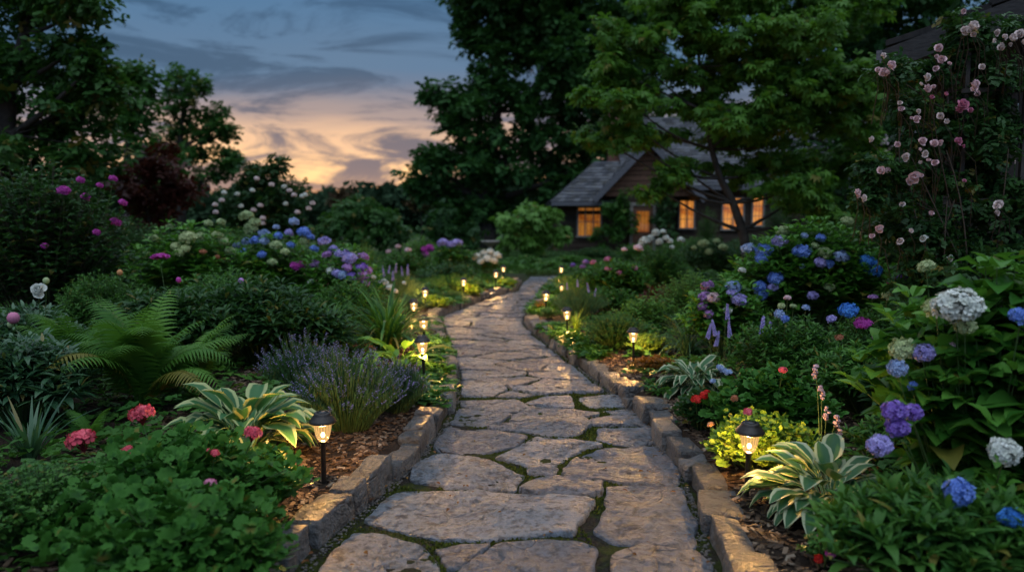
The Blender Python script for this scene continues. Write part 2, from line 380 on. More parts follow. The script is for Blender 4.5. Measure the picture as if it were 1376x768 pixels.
def slatemat():
    g = MG('roof_slate'); co = g.pos(); nz = g.noise(3, 6, .7, co)
    c = g.ramp(g.attr('rnd'), [(0, (.035, .038, .046)), (.5, (.07, .074, .088)), (1, (.13, .135, .15))])
    c = g.mix(g.ramp(nz, [(.45, 0.0), (.65, .6)]), c, (.07, .065, .05))
    return g.out(g.n('ShaderNodeBsdfPrincipled', {'Base Color': c, 'Roughness': .75, 'Specular IOR Level': .15}).outputs[0])
M['slate'] = slatemat()
def brickmat():
    g = MG('chimney_brick'); co = g.n('ShaderNodeMapping', {'Vector': g.n('ShaderNodeTexCoord').outputs['Object'], 'Rotation': (PI / 2, 0, 0)}).outputs[0]
    b = g.n('ShaderNodeTexBrick', {'Vector': co, 'Color1': (.16, .06, .04), 'Color2': (.28, .12, .08), 'Mortar': (.2, .18, .16), 'Scale': 4.0, 'Mortar Size': .012})
    return g.out(g.n('ShaderNodeBsdfPrincipled', {'Base Color': b.outputs[0], 'Roughness': .85}).outputs[0])
M['brick'] = brickmat()
def panemat(name, st, curtain):
    g = MG(name); co = g.n('ShaderNodeTexCoord').outputs['Object']
    nz = g.noise(1.6, 4, .6, co); w = g.n('ShaderNodeTexWave', {'Vector': co, 'Scale': 2.2, 'Distortion': 1.5, 'Detail': 2.0}, bands_direction='X').outputs[0]
    c = g.mix(g.ramp(nz, [(.38, 0.0), (.62, 1.0)]), (.50, .12, .015), (1.0, .40, .07))
    c = g.mix(g.math('MULTIPLY', w, curtain), c, (.16, .05, .015))
    em = g.n('ShaderNodeEmission', {0: c, 1: st}).outputs[0]
    gl = g.n('ShaderNodeBsdfGlossy', {'Color': (.8, .8, .85), 'Roughness': .05}).outputs[0]
    return g.out(g.n('ShaderNodeMixShader', {0: .06, 1: em, 2: gl}).outputs[0])
M['pane_dim'] = panemat('lit_pane_dim', .42, .55)
M['pane_lit'] = panemat('lit_pane', .95, .65)
M['dark_glass'] = plain('dark_glass', (.02, .022, .025), .08)
# lamp
M['lamp_metal'] = plain('lamp_metal', (.018, .014, .012), .42, (.035, .028, .024), 40, metal=.3, spec=.5)
def lensmat():
    g = MG('lamp_glass')
    lw = g.n('ShaderNodeLayerWeight', {'Blend': .35}).outputs[1]
    rib = g.ramp(g.attr('e'), [(.3, .55), (.7, 1.0)])
    em = g.n('ShaderNodeEmission', {0: (1.0, .57, .20), 1: g.math('MULTIPLY', rib, 1.35)}).outputs[0]
    tr = g.n('ShaderNodeBsdfTransparent', {0: (1, .92, .8)}).outputs[0]
    a = g.n('ShaderNodeMixShader', {0: .52, 1: em, 2: tr}).outputs[0]
    gl = g.n('ShaderNodeBsdfGlossy', {'Roughness': .12}).outputs[0]
    return g.out(g.n('ShaderNodeMixShader', {0: g.math('MULTIPLY', lw, .25), 1: a, 2: gl}).outputs[0])
M['lamp_glass'] = lensmat()
M['bulb'] = emit('bulb', (1.0, .68, .32), 26.0)

# ------------------------------------------------------------------ the path's edges and the ground
LP = [G(*p) for p in ((395, 768), (468, 700), (545, 630), (590, 580), (612, 540), (613, 500), (603, 470), (592, 440), (588, 425), (630, 410), (655, 400), (694, 390), (697, 382))]
RP = [G(*p) for p in ((962, 768), (945, 700), (925, 650), (893, 600), (850, 550), (800, 510), (760, 478), (718, 447), (706, 432), (712, 420), (726, 400), (737, 385))]
LY = [-1.0] + [p[1] for p in LP] + [19.0]; LX = [-.80] + [p[0] for p in LP] + [.5]
RY = [-1.0] + [p[1] for p in RP] + [16.7, 19.0]; RX = [.62] + [p[0] for p in RP] + [1.1, 2.6]
def smooth_edge(Y, X):
    y = np.arange(-1, 19.01, .1); x = np.interp(y, Y, X); k = np.hanning(9); k /= k.sum()
    return y, np.convolve(np.pad(x, 4, 'edge'), k, 'valid')
EY, ELX = smooth_edge(LY, LX); _, ERX = smooth_edge(RY, RX)
xL = lambda y: np.interp(y, EY, ELX)
xR = lambda y: np.interp(y, EY, ERX)
def outside(x, y):
    """distance outside the path, negative inside"""
    x = np.asarray(x, float); y = np.asarray(y, float)
    return np.where(y > 18.3, y - 18.3, np.maximum(xL(y) - x, x - xR(y)))
def gz(x, y):
    x = np.asarray(x, float); y = np.asarray(y, float); d = outside(x, y)
    t = np.clip(d / .10, 0, 1); s = np.clip((d - .1) / 2.2, 0, 1)
    bed = .075 + .13 * s * s * (3 - 2 * s) + .02 * vnoise(np.stack([x, y, 0 * x], -1).reshape(-1, 3), 1.7, 3, 2).reshape(x.shape)
    far = np.clip((y - 18) / 4, 0, 1); bed = bed * (1 - far) + .03 * far
    return -.05 * (1 - t) + bed * t
def gz1(x, y): return float(gz(np.array([x]), np.array([y]))[0])

def axis_pts(lo, hi, fine, step, far):
    a = [fine[0]]; 
    while a[-1] < fine[1]: a.append(a[-1] + step)
    s = step
    while a[-1] < hi: s *= 1.35; a.append(a[-1] + s)
    b = [a[0]]; s = step
    while b[-1] > lo: s *= 1.35; b.append(b[-1] - s)
    return np.array(b[::-1][:-1] + a)
gx = axis_pts(-500, 500, (-5, 5), .07, 1); gy = axis_pts(-60, 900, (-1, 20), .07, 1)
XX, YY = np.meshgrid(gx, gy, indexing='ij')
V = np.stack([XX, YY, gz(XX, YY)], -1).reshape(-1, 3)
i, j = np.meshgrid(np.arange(len(gx) - 1), np.arange(len(gy) - 1), indexing='ij'); ny = len(gy)
F = np.stack([i * ny + j, (i + 1) * ny + j, (i + 1) * ny + j + 1, i * ny + j + 1], -1).reshape(-1, 4)
tag(MB().add(V, F).build('ground', M['soil']), kind='structure')

# flagstones --------------------------------------------------------------------------------------
TRACED = [
 [(476,716),(509,717),(561,727),(579,742),(592,768),(600,800),(430,800),(428,768),(455,734)],
 [(581,736),(618,728),(659,727),(661,731),(616,762),(605,764)],
 [(673,728),(732,724),(776,724),(802,734),(806,742),(799,768),(795,800),(622,800),(617,765)],
 [(487,699),(531,660),(542,657),(601,660),(675,660),(765,666),(787,668),(802,675),(789,686),(774,719),(732,717),(680,722),(585,724),(531,712)],
 [(815,653),(850,651),(915,655),(922,679),(939,703),(935,734),(915,736),(876,729),(828,729),(799,714),(811,694),(817,664)],
 [(824,745),(863,732),(880,736),(935,740),(950,753),(958,768),(965,800),(818,800),(822,768)],
 [(749,637),(809,644),(808,660),(792,666),(770,667),(700,660),(694,658),(708,648),(722,640)],
 [(589,608),(642,614),(664,619),(691,634),(705,637),(690,658),(678,657),(602,655),(594,650),(549,643),(556,624),(573,612)],
 [(600,573),(654,574),(711,584),(698,594),(676,603),(638,611),(605,608),(584,603),(587,592)],
 [(618,547),(689,555),(673,566),(651,572),(616,569),(605,567)],
 [(616,537),(698,536),(709,546),(693,553),(660,550),(620,545)],
 [(718,584),(760,586),(794,594),(809,597),(785,602),(762,615),(744,626),(715,627),(688,620),(662,615),(680,605)],
 [(705,627),(750,627),(744,636),(711,636)],
 [(764,617),(789,606),(816,600),(856,598),(893,598),(902,615),(916,646),(909,652),(849,650),(813,643),(753,635)],
 [(655,573),(682,567),(702,566),(758,560),(784,560),(794,568),(776,583),(760,585),(718,583),(700,578)],
 [(713,545),(769,548),(807,554),(802,558),(760,560),(700,565),(682,565),(690,556)],
 [(800,575),(827,573),(869,574),(893,588),(880,593),(856,597),(818,594),(801,589)],
 [(793,560),(823,558),(864,557),(884,566),(893,585),(864,571),(796,571)],
 [(811,550),(860,546),(874,554),(829,556)],
 [(704,540),(728,532),(765,531),(772,545),(771,547),(715,544)],
 [(777,532),(845,530),(862,544),(790,546)],
]
SEEDS = [(636,503),(696,491),(691,511),(742,513),(776,505),(771,492),(749,484),(744,473),(689,476),(682,465),(725,461),(645,527),(696,529),(734,525),(789,522),
 (622,473),(624,487),(656,493),(624,458),(644,453),(634,444),(682,451),(707,447),(689,440),(656,433),(611,433),(625,424),(698,424)]
polys = [np.array([G(*p)[:2] for p in poly]) for poly in TRACED]
ASP = 1.75        # stones lie wider than deep
seeds, ghost = [], []
for poly in polys:
    c = poly.mean(0)
    for a, b in zip(poly, np.roll(poly, -1, 0)):
        for t in np.linspace(0, 1, 5)[:-1]:
            q = a + (b - a) * t; ghost.append(c + (q - c) * .86)
for p in SEEDS: seeds.append(G(*p)[:2])
rs = np.random.default_rng(5)
ytop_traced = G(700, 530)[1]
tries = 0
while tries < 6000:
    tries += 1; y = rs.uniform(-1, 19)
    if ytop_traced - .25 < y < G(640, 428)[1] or 2.4 < y < ytop_traced: continue
    x = rs.uniform(xL(y) + .03, xR(y) - .03); p = np.array([x, y])
    md = .35 if y < 13 else .45
    if all(np.hypot(*((p - q) * (1, ASP))) > md for q in seeds) and all(np.hypot(*((p - q) * (1, ASP))) > .3 for q in ghost): seeds.append(p)
allp = np.array(list(seeds) + ghost)
def clip(poly, n, d):
    out = []
    for a, b in zip(poly, poly[1:] + poly[:1]):
        da, db = np.dot(a, n) - d, np.dot(b, n) - d
        if da <= 0: out.append(a)
        if da * db < 0: out.append(a + (b - a) * (da / (da - db)))
    return out
for k in range(len(seeds)):
    s = allp[k]; sc_ = np.array([1, ASP]); cell = [np.array(v) for v in ((s[0] - .7, s[1] - .45), (s[0] + .7, s[1] - .45), (s[0] + .7, s[1] + .45), (s[0] - .7, s[1] + .45))]
    d2 = np.sum(((allp - s) * sc_) ** 2, 1)
    for q in allp[np.argsort(d2)[1:26]]:
        nn = (q - s) * sc_ * sc_; mid = (q + s) / 2; cell = clip(cell, nn, np.dot(mid, nn))
        if len(cell) < 3: break
    # the sides of the path
    y = s[1]; 
    for fn, sg in ((xL, -1), (xR, 1)):
        if len(cell) < 3: break
        e = float(fn(y)); sl_ = (float(fn(y + .3)) - float(fn(y - .3))) / .6
        nn = np.array([sg, -sg * sl_]); nn = nn / np.linalg.norm(nn); cell = clip(cell, nn, np.dot(nn, (e - sg * .035, y)))
    if len(cell) >= 3: polys.append(np.array(cell))
def relief(P, s):
    a = vnoise(P, 4, s + 9, 3) * .0045; lay = vnoise(P + (3.1, 0, 0), 4.2, s + 40, 3) * 4          # split layers leave little steps
    st = (np.floor(lay) + np.clip((lay - np.floor(lay)) * 5, 0, 1)) * .0028
    pit = -np.clip(vnoise(P, 26, s + 3, 2) - .45, 0, 1) * .012
    return a + st * .9 + vnoise(P, 38, s + 6, 2) * .0012 + pit
def stone(mb, poly, seed, gap):
    area = .5 * np.sum(poly[:, 0] * np.roll(poly[:, 1], -1) - np.roll(poly[:, 0], -1) * poly[:, 1])
    if area < 0: poly = poly[::-1]
    if abs(area) < .006: return
    # round the corners, then resample and roughen the outline
    q = poly
    for f_ in (.08,):
        nx = np.roll(q, -1, 0); q = np.stack([q * (1 - f_) + nx * f_, q * f_ + nx * (1 - f_)], 1).reshape(-1, 2)
    seg = np.linalg.norm(np.roll(q, -1, 0) - q, axis=1); per = seg.sum(); m = max(16, int(per / (.018 if poly[:, 1].mean() < 8.5 else .04)))
    cum = np.concatenate([[0], np.cumsum(seg)]); t = np.arange(m) * per / m; qq = np.vstack([q, q[:1]])
    q = np.stack([np.interp(t, cum, qq[:, 0]), np.interp(t, cum, qq[:, 1])], 1)
    c = q.mean(0); near = c[1] < 8.5; tang = nrm(np.roll(q, -1, 0) - np.roll(q, 1, 0)); nout = np.stack([tang[:, 1], -tang[:, 0]], 1)
    z3 = np.column_stack([q, np.zeros(m)])
    q = q - nout * gap + nout * ((vnoise(z3, 9, seed, 4) - .05) * .012)[:, None]
    top = rs.uniform(-.004, .005); tilt = rs.uniform(-.012, .012, 2)
    rings = []
    for inset, z in ((0, -.05), (.000, -.007), (.003, -.002), (.009, 0.0)):
        rings.append((q - nout * inset, z))
    for f in (np.arange(.94, .05, -.06) if near else (.8, .55, .28)): rings.append((c + (rings[3][0] - c) * f, 0.0))
    VV = []
    for n_, (r, z) in enumerate(rings):
        p3 = np.column_stack([r, np.zeros(len(r))])
        zz_ = z + top + (r - c) @ tilt + relief(p3, seed) * (n_ > 1)
        VV.append(np.column_stack([r, zz_]))
    VV.append(np.array([[c[0], c[1], top + .003 * rs.uniform(-1, 1)]]))
    FF = [[a * m + j_, a * m + (j_ + 1) % m, (a + 1) * m + (j_ + 1) % m, (a + 1) * m + j_] for a in range(len(rings) - 1) for j_ in range(m)]
    b = mb.n; mb.add(np.concatenate(VV), FF, rs.random())
    L0 = b + (len(rings) - 1) * m; cc = b + len(rings) * m
    mb.more([[L0 + j_, L0 + (j_ + 1) % m, cc] for j_ in range(m)])
mb = MB()
for k, poly in enumerate(polys): stone(mb, poly, k, -.003 if k < len(TRACED) else (.011 if poly[:, 1].mean() < 7 else .026))
tag(mb.build('path', M['flag']), kind='structure')
# the joints' bed
ys = np.arange(-1, 19.01, .08); ts = np.linspace(-.06, 1.06, 42)
PX = xL(ys)[:, None] + (xR(ys) - xL(ys))[:, None] * ts[None]; PY = np.repeat(ys[:, None], len(ts), 1)
V = np.stack([PX, PY, 0 * PX], -1).reshape(-1, 3); V[:, 2] = -.014 + .008 * vnoise(V, 6, 8, 3) - .018 * np.clip((V[:, 1] - 5) / 2, 0, 1)
i, j = np.meshgrid(np.arange(len(ys) - 1), np.arange(len(ts) - 1), indexing='ij'); nn = len(ts)
tag(MB().add(V, np.stack([i * nn + j, i * nn + j + 1, (i + 1) * nn + j + 1, (i + 1) * nn + j], -1).reshape(-1, 4)).build('path_joint_soil', M['joint']), kind='structure')

# kerbs of rough stones ----------------------------------------------------------------------------
def kerb(name, label, side, y0, y1, seed, near_first):
    r = np.random.default_rng(seed); root = empty(name, (float((xL if side < 0 else xR)(y0)), y0, 0), 0, label, 'stone kerb')
    fn = xL if side < 0 else xR; y = y0; k = 0
    while y < y1:
        ln = r.uniform(.17, .40); slope = (float(fn(y + .2)) - float(fn(y - .1))) / .3; dy = ln / math.sqrt(1 + slope * slope)
        w = r.uniform(.055, .088); ym = y + dy / 2; nx_, ny_ = 1 / math.sqrt(1 + slope * slope), -slope / math.sqrt(1 + slope * slope)
        jt = r.uniform(-.018, .022); x = float(fn(ym)) + side * nx_ * (w + jt); yy = ym + side * ny_ * (w + jt)
        h = r.uniform(.06, .125)
        b = MB(); rock(b, (0, 0, 0), (w, ln / 2 - .011, .5 * (h + .07)), math.atan2(-slope, 1) + r.uniform(-.07, .07), .10, .24, seed * 50 + k, rnd=r.random())
        o = b.build('kerb_stone', M['kerb'], root); o.location = (x - root.location[0], yy - root.location[1], (h - .07) / 2)
        o.rotation_euler = (r.uniform(-.05, .05), r.uniform(-.10, .10), 0)
        y += dy; k += 1
    return root
kerb('stone_kerb', 'low kerb of rough stones along the left edge of the path, beside lavender', -1, 1.7, 10.3, 21, 0)
kerb('stone_kerb', 'low curving kerb of far stones where the path bends, below four lit garden lamps', -1, 10.4, 16.4, 22, 0)
kerb('stone_kerb', 'low kerb of rough stones along the right edge of the path', 1, 1.7, 16.2, 23, 0)

# ------------------------------------------------------------------ small ground stuff
def disc_pts(n, x0, x1, y0, y1, dmin, dmax=99):
    x = U(x0, x1, n); y = U(y0, y1, n); d = outside(x, y); k = (d > dmin) & (d < dmax); return x[k], y[k]
mb = MB(); x, y = disc_pts(60000, -2.6, 2.6, 1.8, 9, .14, 1.6); n = len(x)
V, F = cubegrid(1)
s = U(.006, .022, n); az = U(0, 2 * PI, n)
inst(mb, (V * (.45, 1, .12), F, np.zeros(len(V))), np.stack([x, y, gz(x, y) + .006], 1), np.stack([np.cos(az), np.sin(az), U(-.35, .35, n)], 1), np.stack([U(-.4, .4, n), U(-.4, .4, n), np.ones(n)], 1), s)
tag(mb.build('bark_mulch', M['chips'], smooth=False), kind='stuff')
# low undergrowth that closes the gaps between the plants
mb = MB(); x, y = disc_pts(52000, -9, 9, 2.0, 20, .22); k = np.abs(x) < 1.1 * y + .6; x, y = x[k], y[k]; d = outside(x, y)
nz_ = vnoise(np.stack([x, y, 0 * x], 1), 1.6, 31, 3)
k = (nz_ + np.clip((d - .55) * 1.3, -.9, .6) > 0) & ~((y < 4.3) & (d < .55)); x, y, d, nz_ = x[k], y[k], d[k], nz_[k]; n = len(x)
hz_ = gz(x, y) + RNG.random(n) * np.clip(.05 + .16 * nz_, .02, .22) * np.clip(d * 2, .3, 1)
az = U(0, 6.3, n); UNDER = (x, y, hz_, az, n)
# gravel crumbs along the kerb foot and in the joints, moss tufts
V3, F3 = CUBE3; V3 = nrm(V3) * (1, .8, .6)
mb = MB()
for fn, sg in ((xL, 1), (xR, -1)):
    y = U(1.8, 11, 2600); x = fn(y) + sg * np.abs(RNG.normal(0, .022, 2600)); 
    inst(mb, (V3, F3, np.zeros(len(V3))), np.stack([x, y, U(-.016, -.004, 2600)], 1), np.stack([U(-1, 1, 2600), U(-1, 1, 2600), 0 * y], 1), (0, 0, 1), U(.002, .009, 2600))
tag(mb.build('gravel', M['rock']), kind='stuff')
def in_any(p, polys_):
    ins = np.zeros(len(p), bool)
    for poly in polys_:
        c = poly.mean(0); lo, hi = poly.min(0), poly.max(0); k = np.where((p[:, 0] > lo[0]) & (p[:, 0] < hi[0]) & (p[:, 1] > lo[1]) & (p[:, 1] < hi[1]))[0]
        if len(k) == 0: continue
        r = np.zeros(len(k), bool); a = poly; b = np.roll(poly, -1, 0)
        for (x1, y1), (x2, y2) in zip(a, b):
            cond = ((y1 > p[k, 1]) != (y2 > p[k, 1]))
            with np.errstate(divide='ignore', invalid='ignore'): xi = (x2 - x1) * (p[k, 1] - y1) / (y2 - y1 + 1e-12) + x1
            r ^= cond & (p[k, 0] < xi)
        ins[k] |= r
    return ins
n = 60000; y = U(2.0, 9, n); x = xL(y) + (xR(y) - xL(y)) * RNG.random(n); p = np.stack([x, y], 1)
ok = ~in_any(p, [q + (q.mean(0) - q) * .03 for q in polys]) & (vnoise(np.stack([x, y, 0 * x], 1), 2.3, 77, 3) > -.2)
p = p[ok]; n = len(p)
bl = (np.array([[-.25, 0, 0], [.25, 0, 0], [.18, .6, .1], [-.18, .6, .1]]), np.array([[0, 1, 2, 3]]), np.zeros(4))
mb = MB()
for _ in range(3):
    inst(mb, bl, np.column_stack([p + RNG.normal(0, .004, (n, 2)), np.full(n, -.016)]), np.stack([U(-.7, .7, n), U(-.7, .7, n), U(.5, 1, n)], 1), np.stack([U(-1, 1, n), U(-1, 1, n), 0 * U(0, 1, n)], 1), U(.010, .022, n))
tag(mb.build('moss', M['moss']), kind='stuff')

# ------------------------------------------------------------------ leaf shapes
def archT(n, a0, a1, wf, fold=.1, cross=3, wave=0.0, pw=1.0):
    t = np.linspace(0, 1, n + 1); ang = a0 + (a1 - a0) * t ** pw
    y = np.concatenate([[0], np.cumsum(np.cos((ang[1:] + ang[:-1]) / 2) / n)]); z = np.concatenate([[0], np.cumsum(np.sin((ang[1:] + ang[:-1]) / 2) / n)])
    u = np.linspace(-1, 1, cross); w = np.array([wf(v) for v in t]) / 2
    Vx = w[:, None] * u[None]; off = fold * np.abs(Vx) * 2 + wave * np.sin(t * 17)[:, None] * np.abs(u)[None] * w[:, None]
    Vy = y[:, None] - np.sin(ang)[:, None] * off; Vz = z[:, None] + np.cos(ang)[:, None] * off
    V = np.stack([Vx, Vy, Vz], -1).reshape(-1, 3)
    F = np.array([[i * cross + j, i * cross + j + 1, (i + 1) * cross + j + 1, (i + 1) * cross + j] for i in range(n) for j in range(cross - 1)])
    return V, F, np.tile(np.abs(u), n + 1)
sp = lambda t: max(t, 0.0)
ovate = lambda w: (lambda t: w * (math.sin(PI * sp(t) ** .72) ** .85 if 0 < t < 1 else .02))
lance = lambda w: (lambda t: w * (math.sin(PI * t ** .8) if 0 < t < 1 else .03))
obov = lambda w: (lambda t: w * (math.sin(PI * t ** 1.5) ** .8 if 0 < t < 1 else .03))
blade = lambda w: (lambda t: w * (1 - t ** 2.5) * (.7 + .3 * min(1, t * 4)) + .0005)
def petioled(w, p=.35): return lambda t: w * .07 if t < p else w * (math.sin(PI * ((t - p) / (1 - p)) ** .78) ** .8 if t < 1 else .02) + (w * .05 if t < .99 else 0)
def scallopT(k=9, petiole=0.0):
    m = 2 * k; a = np.linspace(.25, 2 * PI - .25, m + 1) - PI / 2 - PI
    a = np.linspace(-PI / 2 + .3, 1.5 * PI - .3, m + 1); r = np.where(np.arange(m + 1) % 2 == 0, .43, .52)
    ring = np.stack([r * np.cos(a), .45 + r * np.sin(a), .10 + .05 * np.cos(a * 5)], 1)
    V = np.vstack([[0, .35, 0], ring]); F = [[0, i, i + 1, i + 2] for i in range(1, m, 2)]
    return V, np.array(F), np.concatenate([[0], np.ones(m + 1)])
def mergeT(*Ts):
    V, F, E, n = [], [], [], 0
    for v, f, e in Ts: V.append(v); F.append(f + n); E.append(e); n += len(v)
    return np.vstack(V), np.vstack(F), np.concatenate(E)
def xf(T, pos, az, el, s):
    mbx = MB(); inst(mbx, T, [pos], [(math.sin(az) * math.cos(el), math.cos(az) * math.cos(el), math.sin(el))], (0, 0, 1), s, .5)
    return mbx.v[0], mbx.q[0], T[2]
T_ov = [archT(4, .35, -.7, ovate(.58), .12, 3, .25), archT(4, .1, -.4, ovate(.52), .18, 3, .2), archT(4, .5, -1.0, ovate(.62), .1, 3, .3)]
T_ov_lo = [archT(2, .3, -.5, ovate(.6), .15), archT(2, .1, -.2, ovate(.55), .2)]
T_la = [archT(5, .3, -.6, lance(.26), .12), archT(5, .5, -1.0, lance(.30), .1), archT(5, .1, -.3, lance(.22), .15)]
T_la_lo = [archT(2, .3, -.5, lance(.3), .12), archT(2, .1, -.6, lance(.34), .12)]
T_hosta = [archT(10, 1.2, -.6, petioled(.25, .42), .10, 7, .2), archT(10, 1.05, -.9, petioled(.23, .46), .12, 7, .25), archT(10, 1.3, -.2, petioled(.22, .5), .14, 7, .15)]
T_blade = [archT(8, 1.35, -.5, blade(.045), .1), archT(8, 1.4, .2, blade(.04), .1), archT(8, 1.2, -1.1, blade(.05), .1)]
T_iris = [archT(6, 1.5, 1.25, blade(.055), .05), archT(6, 1.4, .95, blade(.05), .05), archT(6, 1.5, .4, blade(.05), .05)]
T_needle = [archT(2, .9, .5, lance(.12), 0), archT(2, .7, .9, lance(.1), 0)]
T_round = [scallopT(), scallopT(8)]
T_tiny = (np.array([[0, 0, 0], [.32, .45, .08], [0, 1, -.12], [-.32, .45, .08], [0, .45, 0.]]), np.array([[0, 1, 2, 4], [0, 4, 2, 3]]), np.zeros(5))
T_tiny = (np.array([[0, 0, 0], [.32, .45, .08], [0, 1, -.12], [-.32, .45, .08]]), np.array([[0, 1, 2, 3]]), np.array([0, 1, 0, 1.]))
def sprig(k, spread=1.0, base=T_tiny, flat=.5, s=.5):
    r = np.random.default_rng(k)
    return mergeT(*[xf(base, (r.uniform(-.3, .3) * spread, r.uniform(0, .7), r.uniform(-.25, .25) * flat), r.uniform(-1.6, 1.6), r.uniform(-.6, .5) * flat, s * r.uniform(.7, 1.2)) for _ in range(6)])
T_sprig = [sprig(i) for i in range(4)]
# five drooping leaflets
T_palm = [mergeT(*[xf(archT(2, .1, -.9, lance(.34), .1), (0, 0, 0), a, .1, 1 - abs(a) * .2) for a in (-1.3, -.65, 0, .65, 1.3)])]
def frondT(seed, n=26, curl=0.0):
    r = np.random.default_rng(seed); t = np.linspace(0, 1, 40); ang = 1.2 - (1.75 + curl) * t ** 1.2
    y = np.concatenate([[0], np.cumsum(np.cos(ang[1:]) / 39)]); z = np.concatenate([[0], np.cumsum(np.sin(ang[1:]) / 39)])
    parts = []
    pin = archT(4, .1, -.5, lambda q: .20 * (1 - q ** 1.3) * (1.15 if int(q * 8) % 2 else .8) + .004, .05, 3)
    for i in range(n):
        u = .14 + .86 * i / (n - 1); py, pz, pa = np.interp(u, t, y), np.interp(u, t, z), np.interp(u, t, ang)
        ln = .235 * math.sin(PI * min(1, (u + .10) ** .9 * .93)) ** .8 + .012
        for sd in (-1, 1):
            d = np.array([sd * .93, math.cos(pa) * .36, math.sin(pa) * .36 - .1 + r.uniform(-.06, .06)]); nup = np.array([0, -math.sin(pa), math.cos(pa)])
            m_ = MB(); inst(m_, pin, [(0, py, pz)], [d], nup, ln * r.uniform(.92, 1.05), .5); parts.append((m_.v[0], m_.q[0], pin[2]))
    rach = archT(10, 1.2, 1.2 - 1.75 - curl, lambda q: .012 * (1 - q) + .002, 0, 3, 0, 1.2)
    return mergeT(*parts, rach)
T_frond = [frondT(1), frondT(2, 28, .35), frondT(3, 24, -.3)]

x, y, hz_, az, n = UNDER
x2, y2 = disc_pts(90000, -2.6, 2.2, 2.0, 17, .03, .26); k2 = (vnoise(np.stack([x2, y2, 0 * x2], 1), 1.3, 91, 2) > .12) & (RNG.random(len(x2)) < .8) & (y2 > 4.7); x2, y2 = x2[k2], y2[k2]; d2_ = outside(x2, y2); n2_ = len(x2)
x, y, az = np.concatenate([x, x2]), np.concatenate([y, y2]), np.concatenate([az, U(0, 6.3, n2_)]); hz_ = np.concatenate([hz_, .085 + RNG.random(n2_) * .05 * np.clip(d2_ / .2, .3, 1)]); n = len(x)
mb = MB(); k = np.arange(n) % 4
for j_ in range(4):
    g_ = k == j_; m_ = g_.sum(); inst(mb, T_sprig[j_], np.stack([x, y, hz_], 1)[g_], np.stack([np.cos(az), np.sin(az), U(-.1, .6, n)], 1)[g_], nrm(np.stack([U(-.4, .4, n), U(-.4, .4, n), np.ones(n)], 1))[g_], (U(.06, .11, n) * (1 + .04 * y))[g_])
tag(mb.build('ground_cover', M['leaf_mid']), kind='stuff')
# ------------------------------------------------------------------ flowers
def floretT(k=4, w=.42, cup=.15):
    Ts = []
    base = (np.array([[0, 0, 0], [w * .7, .4, cup * .5], [w, .8, cup], [0, 1.0, cup * .8], [-w, .8, cup], [-w * .7, .4, cup * .5]]), np.array([[0, 1, 2, 3], [0, 3, 4, 5]]), np.array([0, .4, .9, 1, .9, .4]))
    for i in range(k):
        a = i * 2 * PI / k; c, s = math.cos(a), math.sin(a); v = base[0]
        Ts.append((np.stack([v[:, 0] * c - v[:, 1] * s, v[:, 0] * s + v[:, 1] * c, v[:, 2]], 1), base[1], base[2]))
    V, F, e = mergeT(*Ts); return V[:, [0, 2, 1]] * (1, 1, 1), F, e      # petals spread in XZ, facing +Y
FL4, FL5 = floretT(4, .48), floretT(5, .38, .1)
def sphere_dirs(n, zmin=-.5, seed=0):
    i = np.arange(n) + .5; z = 1 - i / n * (1 - zmin); a = i * 2.399963 + seed; r = np.sqrt(1 - z * z)
    return np.stack([r * np.cos(a), r * np.sin(a), z], 1)
_FL = {}
